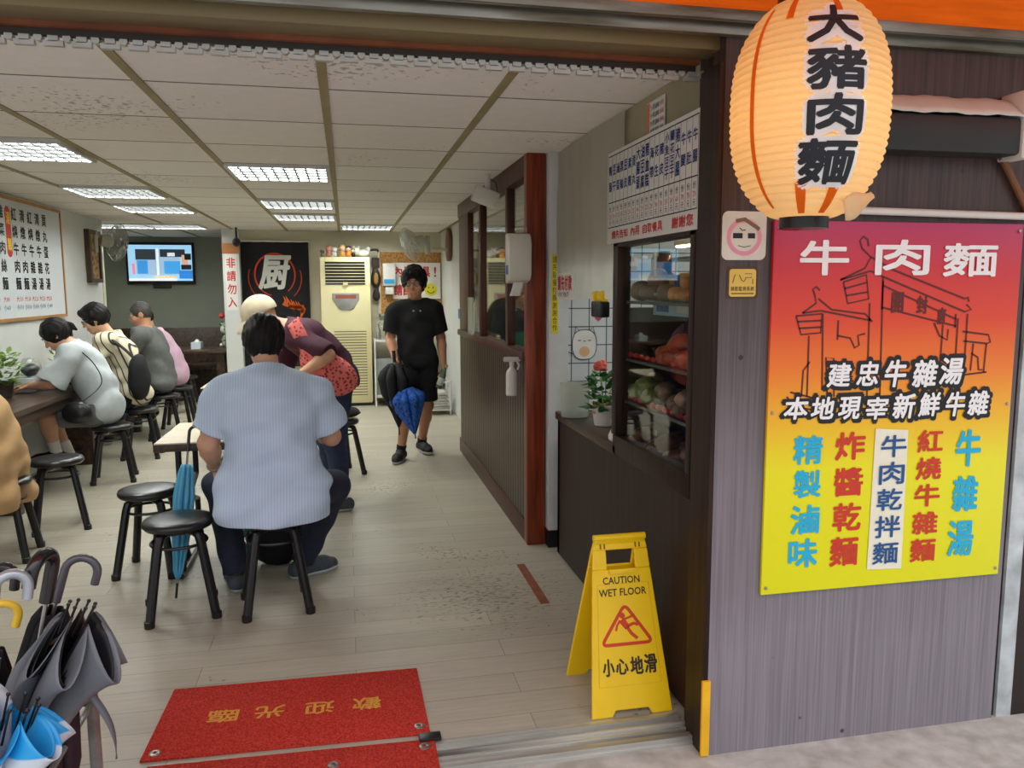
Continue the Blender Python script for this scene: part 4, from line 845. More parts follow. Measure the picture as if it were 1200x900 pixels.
for x, m, l, sx in ((-.28,mat('grey_toy',(120,110,96),.6),'small grey figure at the left end of the air conditioner top',.03),(-.2,mat('pink_toy',(206,140,120),.5),'pink boxed figure on the air conditioner top',.045),(-.13,WPLAST,'white rabbit-like figure on the air conditioner top',.04),
                    (-.03,mat('blond_toy',(190,140,70),.5),'yellow-haired figure on the air conditioner top',.05),(.05,mat('orange_toy',(220,140,40),.5),'orange-bodied dark-haired figure on the air conditioner top',.045),(.11,BLACKP,'dark figure with a pale face on the air conditioner top',.035)):
    t2 = thing('figurine', l, 'figurine', (x,10.45,1.93)); q = sx
    b = MB().ball((0,0,q*.9),(q*.8,q*.7,q*.95),10); b.done('body', m, t2); MB().ball((0,0,q*2.3),(q*.85,q*.8,q*.8),12).done('head', mat('toy_skin',(226,190,160),.5) if l.startswith(('yellow','orange','dark')) else m, t2)
    MB().ball((0,.006,q*2.6),(q*.92,q*.85,q*.62),10).done('hair', BLACKP if 'dark' in l else m, t2)
    b = MB()
    for s in (-1,1): b.ball((s*q*.5,-q*.2,q*.2),(q*.3,q*.4,q*.22),8)
    b.done('feet', m, t2)
t2 = thing('cat_ornament', 'white lying cat ornament with a black tail on the air conditioner top', 'ornament', (.2,10.5,1.93)); b = MB().ball((.03,0,.05),(.09,.06,.05),14).ball((-.05,-.02,.08),(.05,.045,.05),12).ball((.1,0,.1),(.03,.03,.035),10)
for s in (-1,1): b.ball((-.05+s*.03,-.02,.125),(.014,.01,.02),8)
b.done('body', WPLAST, t2, smooth=80); MB().tube([(.1,0,.09),(.17,0,.1),(.23,0,.1)], .015, 8).done('tail', BLACKP, t2)
# cork board, papers, shelf
t = thing('cork_board', 'brown cork board on the far wall behind the man in black', 'notice board', (.87,10.72,1.6)); MB().box(-.42,-.0,-.42,.42,.03,.42).done('cork', mixmat('cork', (150,104,54), (190,144,86), 'noise', .9, scale=40), t)
b = MB().box(-.44,-.015,-.44,-.41,.03,.44).box(.41,-.015,-.44,.44,.03,.44).box(-.44,-.015,.41,.44,.03,.44).box(-.44,-.015,-.44,.44,.03,-.41); b.done('frame', mat('pale_frame', (206,198,176), .5), t)
t = thing('tableware_notice', 'white poster with big red characters and a yellow smiley on the cork board', 'poster', (.93,10.70,1.63)); M = on_front(0,-.004,0)
MB().box(-.31,-.24,-.004,.33,.24,0, M).done('sheet', PAPER, t); F = M@Matrix.Translation((0,0,.001))
letters('red_lettering', row('內用餐具', -.30,.2,.12,.14)+[('!',.26,.12,.03,.14)]+row('請自取', -.30,.07,-.12,.15), REDINK, t, F, .03)
MB().prism([(.085*math.cos(a)+.2,.085*math.sin(a)-.12) for a in [2*PI*i/26 for i in range(26)]], .001, M).done('smiley', flat('smiley_yellow', (216,206,40)), t)
b = MB(); F2 = M@Matrix.Translation((0,0,.0022)); b.stroke([(.17,-.1),(.17,-.08)], .014, F2).stroke([(.23,-.1),(.23,-.08)], .014, F2).stroke([(.15,-.135),(.17,-.158),(.2,-.166),(.23,-.158),(.25,-.135)], .01, F2); b.done('smiley_face', INK, t)
t = thing('wall_dispenser', 'white and blue wall dispenser on the left half of the cork board', 'dispenser', (.57,10.67,1.62)); MB().box(-.085,-.08,-.06,.085,.05,.24).done('housing', WPLAST, t, bevel=.015); MB().box(-.07,-.084,-.03,.07,-.08,.03).done('blue_window', flat('dispenser_blue', (50,150,206)), t); MB().box(-.06,-.07,-.17,.06,.04,-.07).done('outlet', WPLAST, t, bevel=.02)
t = thing('carved_ornament', 'dark carved wooden ornament hanging beside the cork board', 'ornament', (.40,10.70,1.6)); b = MB().ball((0,0,.06),(.065,.03,.14),14,wob=.03).ball((0,0,-.16),(.05,.025,.09),12,wob=.05).box(-.05,-.02,.2,.05,.02,.33); b.done('carving', mat('black_wood', (44,34,26), .5, .3, 20), t); MB().ball((0,-.02,.06),(.035,.015,.08),12).done('gold_face', mat('old_gold', (170,130,70), .4), t)
t = thing('steel_shelf', 'white wire shelf unit with two tiers by the air conditioner', 'shelf', (.72,10.45,0))
for z in (.84,.12): MB().box(-.38,-.2,z,.38,.22,z+.03).done('tier', WPLAST, t)
for x in (-.37,.37):
    for y in (-.19,.21): MB().tube([(x,y,0),(x,y,.86)], .012, 8).done('post', WPLAST, t)
MB().box(-.36,-.15,.15,.36,.2,.62).done('grey_bin', mat('grey_bin', (130,134,130), .5, .2, 6), t, bevel=.02)
for x, m, h, l in ((.40,STEEL,.2,'steel canister at the left end of the shelf'),(.46,CLEAR,.22,'clear bottle between canister and green bottle on the shelf'),(.52,mat('green_glass',(40,70,50),.2),.23,'dark green bottle on the shelf by the air conditioner'),(.58,BLACKP,.19,'black bottle on the shelf near the umbrellas')):
    t = thing('bottle', l, 'bottle', (x,10.36,.87)); MB().lathe([(.026,0),(.03,.005),(.03,h*.62),(.012,h*.8),(.012,h)], 16).done('bottle_body', m, t); MB().lathe([(.015,h),(.015,h+.02)], 12).done('cap', WPLAST, t)
t = thing('wall_clock', 'round brown-rimmed wall clock on the passage wall', 'clock', (1.28,9.75,2.06)); M = on_right(0,0,0)
MB().lathe([(.19,0),(.2,.01),(.2,.04),(.18,.045)], 36, M).done('rim', mat('brown_rim', (96,62,40), .4), t); MB().lathe([(.178,.036),(.0005,.037)], 36, M, close=False).done('dial', PAPER, t)
b = MB().stroke([(0,0),(.05,.09)], .012, M@Matrix.Translation((0,0,.04))).stroke([(0,0),(-.13,.04)], .008, M@Matrix.Translation((0,0,.041))); b.done('hands', INK, t)
t = thing('blue_sticker', 'small blue switch plate on the passage wall', 'switch', (1.277,9.0,1.27)); MB().box(-.004,-.1,-.09,.003,.1,.02).done('plate', flat('plate_blue', (50,120,180)), t); MB().box(-.006,-.06,.03,.003,.06,.09).done('switch_button', WPLAST, t)
t = thing('newspaper_rack', 'white wire rack holding folded newspapers at the passage wall', 'rack', (1.05,9.6,0))
b = MB()
for x in (-.16,.16):
    for y in (-.2,.2): b.tube([(x,y,0),(x,y,.42)], .008, 6)
for z in (.06,.4): b.tube([(-.16,-.2,z),(.16,-.2,z),(.16,.2,z),(-.16,.2,z)], .007, 6, closed=True)
b.done('wire_frame', WPLAST, t)
for k in range(6):
    o = MB().box(-.15+.004*k,-.18,0, .15-.006*k,.18,.03).done('newspaper', mat('newsprint', (186,184,174), .9, .2, 26), None, bevel=.006); o.location = (1.05,9.6,.067+.034*k); o.rotation_euler = (0,0,.08*(-1)**k); tag(o, 'folded grey newspaper piled in the white wire rack', 'newspaper', 'newspapers in the wire rack')
MB().box(-.155,-.19,.055,.155,.19,.065).done('rack_floor', WPLAST, bpy.data.objects['newspaper_rack'])
# kitchen behind the partition
t = thing('kitchen_worktop', 'stainless worktop behind the glass partition', 'worktop', (1.55,5.8,0)); MB().box(-.35,-1.1,.86,.3,1.1,.9).done('top', STEEL, t); MB().box(-.32,-1.05,0,.27,1.05,.86).done('cupboard', mat('grey_cupboard', (110,112,110), .4, metal=.5), t)
for y, l in ((5.5,'grey steel tray on the kitchen worktop, nearer one'),(6.0,'grey steel tray on the kitchen worktop, farther one')):
    o = MB().box(-.16,-.2,0,.16,.2,.1).box(-.18,-.22,.1,.18,.22,.115).done('steel_tray', mat('blue_grey_steel', (120,132,146), .35, metal=.6), None, bevel=.01); o.location = (1.4,y,.9); tag(o, l, 'tray')
# ------------------------------------------------------------------ furniture
def make_stool(label):
    t = thing('stool', label, 'stool')
    MB().lathe([(.10,.418),(.148,.42),(.157,.43),(.158,.444),(.150,.456),(.12,.462),(.0005,.464)], 36).done('seat', BLACKV, t, smooth=60)
    for k in range(4):
        a = PI/4+k*PI/2; c, s = math.cos(a), math.sin(a)
        MB().tube([(r*c,r*s,z) for r, z in ((.05,.405),(.095,.403),(.118,.39),(.128,.36),(.2,.012))], .021, 10).done('leg', BLACKP, t)
        o = MB().lathe([(.022,0),(.023,.004),(.023,.03),(.02,.032)], 12, Matrix.Translation((.202*c,.202*s,0))).done('foot_cap', BLACK, t)
    MB().tube([(.122*math.cos(2*PI*i/32),.122*math.sin(2*PI*i/32),.345) for i in range(32)], .008, 8, closed=True).done('ring_brace', BLACKP, t)
    return t
first = None
STOOLS = [(-.365,3.80,8,'black round stool under the man in the light blue striped shirt'),(-.80,3.83,12,'empty black round stool nearest the camera, in front of the light blue umbrella'),
          (-1.07,4.46,-6,'empty black round stool behind the nearest empty one'),(-1.84,5.42,20,'empty black stool between the person in tan and the woman in pale grey'),
          (-1.95,4.86,5,'black stool under the person in the tan coat'),(-1.86,6.72,10,'black stool under the woman in the pale grey shirt'),(-1.86,7.62,4,'black stool under the man in the striped shirt'),
          (-1.86,8.56,12,'black stool under the man in the grey T-shirt'),(-1.86,9.25,0,'black stool under the person in pink'),(-.08,6.55,25,'black stool carrying a black bag, right of the bending woman'),(-2.0,10.35,0,'black stool by the dark table in the alcove')]
for x, y, a, l in STOOLS:
    if first is None: first = o = make_stool(l)
    else: o = copy_tree(first); o['label'] = l
    o.location = (x,y,0); o.rotation_euler = (0,0,math.radians(a)); o['group'] = 'black round stools'
LAM = mixmat('pale_wood_laminate', (206,190,158), (226,212,184), 'noise', .4, scale=4, stretch=(1,12,1), pos=(.3,.7))
def light_table(label, x, y, sx, sy, h):
    t = thing('dining_table', label, 'table', (x,y,0))
    MB().box(-sx/2+.004,-sy/2+.004,h-.006,sx/2-.004,sy/2-.004,h).done('tabletop', LAM, t)
    MB().box(-sx/2,-sy/2,h-.045,sx/2,sy/2,h-.006).done('dark_edge', WALNUT, t, bevel=.003)
    for s in (-1,1):
        MB().tube([(s*(sx/2-.1),-sy/2+.08,.02),(s*(sx/2-.1),-sy/2+.1,.3),(s*(sx/2-.1),sy/2-.1,.45),(s*(sx/2-.1),sy/2-.1,h-.045)], .016, 10).done('leg', BLACKP, t)
        MB().tube([(s*(sx/2-.1),sy/2-.08,.02),(s*(sx/2-.1),sy/2-.1,.3),(s*(sx/2-.1),-sy/2+.1,.45),(s*(sx/2-.1),-sy/2+.1,h-.045)], .016, 10).done('leg', BLACKP, t)
        MB().tube([(s*(sx/2-.1),-sy/2+.02,.016),(s*(sx/2-.1),sy/2-.02,.016)], .015, 10).done('floor_bar', BLACKP, t)
light_table('pale wood-topped table in front of the man in light blue', -.58,4.58,.82,.66,.735)
light_table('small pale wood-topped table farther back by the black banner', -.82,7.25,.80,.62,.70)
t = thing('eating_counter', 'long dark wooden eating counter along the left wall', 'counter', (-2.35,6.6,0))
MB().box(-.25,-2.6,.70,.25,2.6,.74).done('top', WALNUT, t, bevel=.004); MB().box(.17,-2.58,.62,.21,2.58,.70).done('front_apron', WALNUT, t)
for y in (-2.4,-.8,.8,2.4): MB().box(-.2,y-.03,0,.15,y+.03,.7).done('support', WALNUT, t)
MB().tube([(.05,-2.5,.14),(.05,2.5,.14)], .015, 8).done('foot_rail', BLACKP, t)
# things on the wall counter
t = thing('tissue_box', 'translucent white plastic tissue box on the wall counter', 'tissue box', (-2.43,6.72,.742)); MB().box(-.07,-.13,0,.07,.13,.11).done('body', mat('frosted_white', (206,212,212), .3, .05, 5), t, bevel=.012); MB().box(-.055,-.11,.11,.055,.11,.118).done('lid', mat('pale_lid', (180,190,192), .3), t)
o = MB().ball((0,0,0), (.06,.10,.045), 16, wob=.06, seed=8).done('dark_bundle', mat('dark_plastic_bundle', (52,62,66), .35, .3, 20), None, smooth=80); o.location = (-2.43,6.74,.905); tag(o, 'dark wrapped bundle lying on the tissue box', 'bundle')
t = thing('plastic_bag', 'crumpled clear plastic bag standing behind the tissue box', 'plastic bag', (-2.5,6.98,.742)); MB().ball((0,0,.12), (.07,.1,.13), 20, wob=.07, seed=5, m=14).done('bag', glass('bag_film', (.92,.95,.94), 1.35, .3), t, smooth=20)
t = thing('potted_plant', 'bushy green potted plant on the wall counter at the photo edge', 'plant', (-2.47,6.34,.742)); MB().lathe([(.05,0),(.055,.004),(.07,.11),(.074,.115),(.064,.11)], 22).done('pot', mat('dark_pot', (60,52,46), .5), t); leafy(t, 170, .10, .34, 14, LEAF2, .05)
t = thing('potted_plant', 'small green sprig in a dark pot in front of the woman in pale grey', 'plant', (-2.42,7.35,.742)); MB().lathe([(.04,0),(.045,.004),(.055,.14),(.058,.145),(.05,.14)], 20).done('pot', mat('black_brown_pot', (44,36,30), .5), t); leafy(t, 26, .06, .26, 15, LEAF2, .06)
t = thing('condiment_rack', 'dark wooden condiment box by the woman in pale grey', 'box', (-2.3,7.2,.742)); b = MB().box(-.06,-.1,0,.06,.1,.012).box(-.06,-.1,0,-.05,.1,.13).box(.05,-.1,0,.06,.1,.13).box(-.06,-.1,0,.06,-.09,.13).box(-.06,.09,0,.06,.1,.13); b.done('box_body', WALNUT, t)
for y in (-.05,.04): MB().lathe([(.03,.013),(.032,.018),(.032,.1),(.02,.12),(.012,.15)], 16, Matrix.Translation((0,y,0))).done('sauce_bottle', BLACKP, t)
t = thing('backpack', 'black backpack with a teal strap on the floor under the table', 'bag', (-.42,4.42,0)); MB().ball((0,0,.15), (.16,.11,.16), 18, wob=.03, seed=2).done('body', BLACKF, t, smooth=80); MB().tube([(-.13,-.09,.08),(-.17,-.1,.18),(-.12,-.08,.27)], .014, 8).done('strap', flat('teal_strap', (60,150,150)), t)
t = thing('black_bag', 'black soft bag lying on the stool right of the bending woman', 'bag', (-.08,6.55,.464)); MB().ball((0,0,.05), (.17,.13,.055), 18, wob=.05, seed=6).done('body', BLACKF, t, smooth=80); MB().tube([(-.1,-.05,.06),(-.05,-.12,.11),(.05,-.12,.1),(.1,-.05,.06)], .008, 6).done('handle', BLACKP, t)
# ------------------------------------------------------------------ umbrellas
def canopy(prof, m, name, parent, n=8, amp=.3, off=(0,0), M=None, seed=0, rim_z=0, per=96, twist=0):
    """folded umbrella cloth: pleated tube; prof = [(z, r)] from tip to rim; off shifts the rim sideways"""
    r_ = random.Random(seed); ph = [r_.uniform(.7,1.3) for _ in range(n)]
    zs = [p[0] for p in prof]; z0, z1 = zs[0], zs[-1]
    b = MB()
    def f(u, v):
        z = z0+(z1-z0)*v
        for (a, ra), (c, rc) in zip(prof, prof[1:]):
            if a <= z <= c+1e-9: r = ra+(rc-ra)*(z-a)/(c-a); break
        th = 2*PI*u; q = u*n; k = int(q) % n; s = abs(math.sin(PI*q))
        rr = r*(1-amp+amp*2*s**.7*ph[k]*.8) if r > .012 else r
        w = v*v
        p = V((rr*math.cos(th+twist*v)+off[0]*w, rr*math.sin(th+twist*v)+off[1]*w, z+rim_z*s*v**3+(off[0]*rr*math.cos(th)*-1.2*w if off[0] else 0)))
        return M@p if M is not None else p
    b.grid(f, per, 26)
    return b.done(name, m, parent, smooth=50, solid=.0018, recalc=False)
def umbrella(label, tip, top, mcan, mhandle, prof, hook=None, group=None, off=(0,0), amp=.3, inner=None, strap=None, seed=0, hr=.011, rim_z=0, ribs=True, hook_r=.045, n=8):
    """tip and top: world ends of the shaft, tip down; hook: direction of the crook"""
    a, c = V(tip), V(top); L = (c-a).length; zz = (c-a).normalized(); h = V(hook) if hook else V((1,0,0))
    M = frame((0,0,0), (h-zz*h.dot(zz)), zz.cross(h-zz*h.dot(zz)))
    t = thing('umbrella', label, 'umbrella', a); 
    MB().tube([M@V((0,0,0)), M@V((0,0,L))], .0055, 8).done('shaft', STEEL, t)
    MB().lathe([(.003,0),(.006,.005),(.006,.07),(.009,.075)], 10, M).done('ferrule', BLACKP, t)
    canopy(prof, mcan, 'canopy', t, n=n, amp=amp, off=off, M=M, seed=seed, rim_z=rim_z)
    if inner: canopy([(z, r*.86) for z, r in prof], inner, 'lining', t, n=n, amp=amp, off=off, M=M, seed=seed, rim_z=rim_z)
    if ribs:
        zr, rr = prof[-1]; b = MB()
        for k in range(8):
            th = 2*PI*k/8; x, y = rr*(1-amp)*math.cos(th)*.9+off[0], rr*(1-amp)*math.sin(th)*.9+off[1]
            zz_ = zr-(off[0]*rr*math.cos(th)*1.2 if off[0] else 0)
            b.tube([M@V((x*.8,y*.8,zz_-.06)), M@V((x,y,zz_+.022))], .003, 6); b.ball(M@V((x,y,zz_+.024)), .0055, 8, m=5)
        b.done('rib_tips', STEEL if not inner else BLACKP, t)
    R = hook_r
    if hook: pts = [(0,0,L-.10),(0,0,L)]+[(R-R*math.cos(q),0,L+R*math.sin(q)) for q in [PI*i/10 for i in range(1,11)]]+[(2*R,0,L-.03)]
    else: pts = [(0,0,L-.10),(0,0,L-.05),(0,0,L)]
    MB().tube([M@V(p) for p in pts], hr, 12).done('handle', mhandle, t, smooth=60)
    if strap: MB().grid(lambda u, v: V(strap[0]).lerp(V(strap[1]),v)-a+V((.02*math.sin(v*3)+.022*(u-.5)*math.cos(v*2), .016*(u-.5), -.012*(u-.5))), 2, 14).done('strap', mcan, t, solid=.002)
    return t
GREYC = mat('grey_umbrella_cloth', (112,116,122), .5, .2, 10, stretch=(1,1,.4)); DGL = mat('umbrella_lining', (20,20,24), .6)
BLUEC = mat('sky_blue_cloth', (30,150,214), .5, .12, 8); WHC = mat('silver_white_cloth', (196,206,216), .4, .1, 10)
BLUB = ramp_mat('blue_cloth_silver_band', [(0,(30,150,214)),(.66,(30,150,214)),(.67,(200,208,214)),(.74,(196,206,216)),(.75,(34,156,220)),(.95,(34,156,220)),(.97,(210,216,220))], 0, .38)
GRIP = mat('glossy_dark_grip', (34,32,34), .15, .1, 9, spec=.6); SILV = mat('silver_grip', (176,184,192), .3, .05, 5, metal=.5)
umbrella('grey umbrella with black lining flopping open, largest in the stand', (-.93,2.2,.12), (-.775,2.2,.80), GREYC, GRIP, [(.05,.006),(.12,.03),(.3,.075),(.55,.105),(.58,.108)], (-.25,-1,0), 'umbrellas in the stand', off=(-.02,.085), amp=.66, n=7, inner=DGL, strap=((-.715,2.22,.43),(-.655,2.2,.24)), seed=3, hr=.017, rim_z=-.15)
umbrella('umbrella with a glossy dark crook turned to the doormats, behind the grey one', (-1.0,2.38,.1), (-.80,2.36,.735), BLACKF, mat('grey_gloss_grip', (84,84,90), .12, .1, 6, spec=.6), [(.05,.006),(.15,.03),(.35,.05),(.5,.045),(.54,.03)], (1,.1,0), 'umbrellas in the stand', seed=5, hr=.0115, ribs=False, hook_r=.042)
umbrella('umbrella with a pale silver crook handle at the photo edge', (-.96,2.02,.08), (-.855,2.05,.80), WHC, SILV, [(.05,.006),(.15,.03),(.35,.055),(.45,.05),(.48,.03)], (1,.5,0), 'umbrellas in the stand', seed=6, hr=.0125, ribs=False, hook_r=.036)
umbrella('umbrella with a yellow crook handle, behind the silver one', (-1.15,2.3,.08), (-.955,2.25,.665), mat('pale_cloth', (206,204,196), .5), flat('yellow_grip', (238,196,60), .3), [(.05,.006),(.15,.03),(.35,.05),(.42,.03)], (1,.2,0), 'umbrellas in the stand', seed=7, ribs=False, hook_r=.034)
umbrella('umbrella with a black crook handle at the very edge of the photo', (-1.1,2.42,.08), (-.99,2.40,.72), BLACKF, GRIP, [(.05,.006),(.15,.03),(.35,.05),(.42,.03)], (1,-.4,0), 'umbrellas in the stand', seed=8, ribs=False, hr=.013, hook_r=.03)
t = umbrella('bright blue umbrella with a silver border, front of the stand', (-.90,1.93,.16), (-.83,1.97,.66), BLUB, BLACKP, [(.05,.006),(.1,.05),(.22,.085),(.34,.10),(.37,.105)], None, 'umbrellas in the stand', off=(.05,.02), amp=.5, n=6, inner=BLUEC, seed=9, rim_z=-.07)
umbrella('dark maroon folded umbrella standing low behind the blue one', (-.84,2.25,.03), (-.80,2.22,.45), mat('dark_maroon_cloth', (46,30,38), .7, .3, 9), BLACKP, [(.02,.006),(.08,.04),(.2,.055),(.34,.05),(.38,.03)], None, 'umbrellas in the stand', seed=10, ribs=False)
umbrella('slim light blue umbrella leaning against the pale table edge', (-.862,3.985,.005), (-.80,4.20,.80), mat('light_blue_cloth', (86,176,214), .45, .15, 12, stretch=(1,1,.3)), GRIP, [(.09,.006),(.13,.02),(.3,.038),(.5,.046),(.62,.034),(.66,.022)], (1,.15,0), None, seed=11, hr=.008, hook_r=.03, ribs=False)
t = thing('umbrella_stand', 'grey steel tube umbrella stand at the corner of the photo', 'umbrella stand', (-1.02,2.2,-.012))
PIPE = mat('worn_grey_pipe', (168,168,166), .4, .15, 8, metal=.4, c2=(120,116,108))
for x in (-.24,.24):
    for y in (-.26,.24): MB().lathe([(.017,0),(.0175,.004),(.0175,.36),(.0135,.36),(.0135,.33)], 16, Matrix.Translation((x,y,0))).done('post', PIPE, t)
for z in (.30,.08):
    b = MB()
    for y in (-.26,.24): b.tube([(-.24,y,z),(.24,y,z)], .009, 8)
    for x in (-.24,.0,.24): b.tube([(x,-.26,z),(x,.24,z)], .009, 8)
    b.done('cross_bar', PIPE, t)
MB().box(-.23,-.25,.02,.23,.23,.03).done('drip_tray', STEEL, t)
# ------------------------------------------------------------------ people: each body one continuous surface grown from a distance field
class Field:
    def __init__(s, lo, hi, vx):
        s.lo = np.array(lo, float); s.v = vx; s.n = np.ceil((np.array(hi)-s.lo)/vx).astype(int)+1
        s.F = np.full(s.n, .06, np.float32); s.hs = 1.0
    def win(s, lo, hi):
        a = np.clip(np.floor((np.array(lo)-s.lo)/s.v).astype(int), 0, s.n-1); b = np.clip(np.ceil((np.array(hi)-s.lo)/s.v).astype(int)+1, 1, s.n)
        if (b <= a).any(): return None, None
        sl = tuple(slice(i,j) for i, j in zip(a,b))
        g = [(s.lo[i]+s.v*np.arange(a[i],b[i])).astype(np.float32) for i in range(3)]
        return sl, (g[0][:,None,None], g[1][None,:,None], g[2][None,None,:])
    def put(s, sl, d, k, sub=False):
        f = s.F[sl]
        if sub: s.F[sl] = np.maximum(f, -d) if k <= 0 else -smin(-f, d, k)
        else: s.F[sl] = smin(f, d, k)
    def cone(s, a, b, ra, rb, k=.015, cut=None, sub=False):
        a = np.array(a, float); b = np.array(b, float); ra, rb = ra*s.hs, rb*s.hs; m = max(ra,rb)+k+.03
        sl, g = s.win(np.minimum(a,b)-m, np.maximum(a,b)+m)
        if sl is None: return s
        ab = b-a; L2 = max(float(ab@ab), 1e-9)
        p = [g[i]-a[i] for i in range(3)]
        t = np.clip((p[0]*ab[0]+p[1]*ab[1]+p[2]*ab[2])/L2, 0, 1)
        d = np.sqrt((p[0]-t*ab[0])**2+(p[1]-t*ab[1])**2+(p[2]-t*ab[2])**2)-(ra+(rb-ra)*t)
        for c in (cut or ()):
            q, nn = np.array(c[0], float), np.array(c[1], float); nn = nn/np.linalg.norm(nn)
            d = np.maximum(d, (g[0]-q[0])*nn[0]+(g[1]-q[1])*nn[1]+(g[2]-q[2])*nn[2])
        s.put(sl, d, k, sub); return s
    def chain(s, pts, rs, k=.015):
        for i in range(len(pts)-1): s.cone(pts[i], pts[i+1], rs[i], rs[i+1], k)
        return s
    def ell(s, c, r, A=None, k=.02, sub=False):
        c = np.array(c, float); r = np.array(r, float)*s.hs; A = np.eye(3) if A is None else np.array(A, float)
        m = np.sqrt(((A.T*r)**2).sum(1))+k+.03
        sl, g = s.win(c-m, c+m)
        if sl is None: return s
        p = [g[i]-c[i] for i in range(3)]
        q = [p[0]*A[i][0]+p[1]*A[i][1]+p[2]*A[i][2] for i in range(3)]
        k0 = np.sqrt((q[0]/r[0])**2+(q[1]/r[1])**2+(q[2]/r[2])**2); k1 = np.sqrt((q[0]/r[0]**2)**2+(q[1]/r[1]**2)**2+(q[2]/r[2]**2)**2)
        d = k0*(k0-1)/np.maximum(k1,1e-6)
        s.put(sl, d.astype(np.float32), k, sub); return s
    def cut(s, q, n):
        n = np.array(n, float); n = n/np.linalg.norm(n)
        g = [(s.lo[i]+s.v*np.arange(s.n[i])-q[i])*n[i] for i in range(3)]
        s.F = np.maximum(s.F, (g[0][:,None,None]+g[1][None,:,None]+g[2][None,None,:]).astype(np.float32)); return s
    def wrinkle(s, amp, freq=28, dirv=(0,0,1), seed=0):
        idx = np.argwhere(np.abs(s.F) < .03)
        if not len(idx): return s
        r = random.Random(seed); p = s.lo+idx*s.v; d = np.array(dirv, float)
        w = np.zeros(len(p))
        for i in range(5):
            a = np.array([r.gauss(0,1) for _ in range(3)])*.7+d*r.choice((-1,1))*1.2; a = a/np.linalg.norm(a)*freq*r.uniform(.5,1.6)
            b = np.array([r.gauss(0,1) for _ in range(3)]); b = b/np.linalg.norm(b)*freq*.35
            w += np.sin(p@a+2.2*np.sin(p@b+r.uniform(0,6))+r.uniform(0,6))*r.uniform(.5,1)
        s.F[tuple(idx.T)] += (amp*w/1.5).astype(np.float32); return s
    def mesh(s, name, m, parent, smooth=60, it=2):
        F = s.F; F[0]=F[-1]=.05; F[:,0]=F[:,-1]=.05; F[:,:,0]=F[:,:,-1]=.05
        ins = F < 0
        c = np.zeros(tuple(np.array(F.shape)-1), np.uint8)
        for i in (0,1):
            for j in (0,1):
                for k in (0,1): c += ins[i:F.shape[0]-1+i, j:F.shape[1]-1+j, k:F.shape[2]-1+k]
        ids = np.argwhere((c > 0)&(c < 8)); N = len(ids)
        num = np.full(c.shape, -1, np.int32); num[tuple(ids.T)] = np.arange(N)
        acc = np.zeros((N,3)); cnt = np.zeros(N)
        cor = [np.array(q) for q in ((0,0,0),(1,0,0),(0,1,0),(1,1,0),(0,0,1),(1,0,1),(0,1,1),(1,1,1))]
        val = [F[tuple((ids+q).T)] for q in cor]
        for i in range(8):
            for j in range(i+1,8):
                if np.abs(cor[i]-cor[j]).sum() != 1: continue
                fa, fb = val[i], val[j]; x = (fa < 0) != (fb < 0)
                t = fa[x]/(fa[x]-fb[x]); acc[x] += cor[i]+t[:,None]*(cor[j]-cor[i]); cnt[x] += 1
        vs = (ids+acc/cnt[:,None])*s.v+s.lo
        quads = []
        for ax in range(3):
            u, w = (ax+1)%3, (ax+2)%3
            sl0 = [slice(1,-1)]*3; sl0[ax] = slice(0,-1); sl1 = list(sl0); sl1[ax] = slice(1,None)
            A, B = ins[tuple(sl0)], ins[tuple(sl1)]
            e = np.argwhere(A != B); off = np.array([1,1,1]); off[ax] = 0; inside = A[tuple(e.T)]; e = e+off
            eu = np.zeros(3,int); eu[u] = 1; ew = np.zeros(3,int); ew[w] = 1
            q = np.stack([num[tuple((e-eu-ew).T)], num[tuple((e-ew).T)], num[tuple(e.T)], num[tuple((e-eu).T)]], 1)
            q[~inside] = q[~inside][:,::-1]; quads.append(q)
        q = np.concatenate(quads); q = q[(q >= 0).all(1)]
        # light smoothing along the quad edges
        for _ in range(it):
            sm = np.zeros_like(vs); cn = np.zeros(len(vs))
            for a, b in ((0,1),(1,2),(2,3),(3,0)):
                np.add.at(sm, q[:,a], vs[q[:,b]]); np.add.at(sm, q[:,b], vs[q[:,a]]); np.add.at(cn, q[:,a], 1); np.add.at(cn, q[:,b], 1)
            vs = vs*.5+.5*sm/np.maximum(cn,1)[:,None]
        me = bpy.data.meshes.new(name); me.vertices.add(len(vs)); me.vertices.foreach_set('co', vs.astype(np.float32).ravel())
        me.loops.add(q.size); me.loops.foreach_set('vertex_index', q.ravel().astype(np.int32)); me.polygons.add(len(q))
        me.polygons.foreach_set('loop_start', np.arange(0,q.size,4,dtype=np.int32)); me.update(calc_edges=True); me.validate()
        return link(name, me, m, parent, smooth)
def smin(a, b, k):
    if k <= 0: return np.minimum(a, b)
    h = np.maximum(k-np.abs(a-b), 0)/k
    return (np.minimum(a, b)-h*h*k*.25).astype(np.float32)
A_ = lambda *p: np.array(p, float)
nv = lambda v: np.array(v, float)/np.linalg.norm(v)
def basis(f, u):
    f = nv(f); u = np.array(u, float); u = nv(u-f*(u@f)); return np.stack([f, np.cross(u, f), u])    # forward, left, up
SKIN = mat('skin', (214,164,134), .5, .07, 14, spec=.35); SKIN2 = mat('tanned_skin', (196,142,108), .5, .08, 14, spec=.35)
HAIR = mat('black_hair', (17,14,14), .55, .3, 60, stretch=(1,1,.2), spec=.25); HAIRG = mat('greying_short_hair', (58,54,50), .6, .35, 60)
HS = 1.0
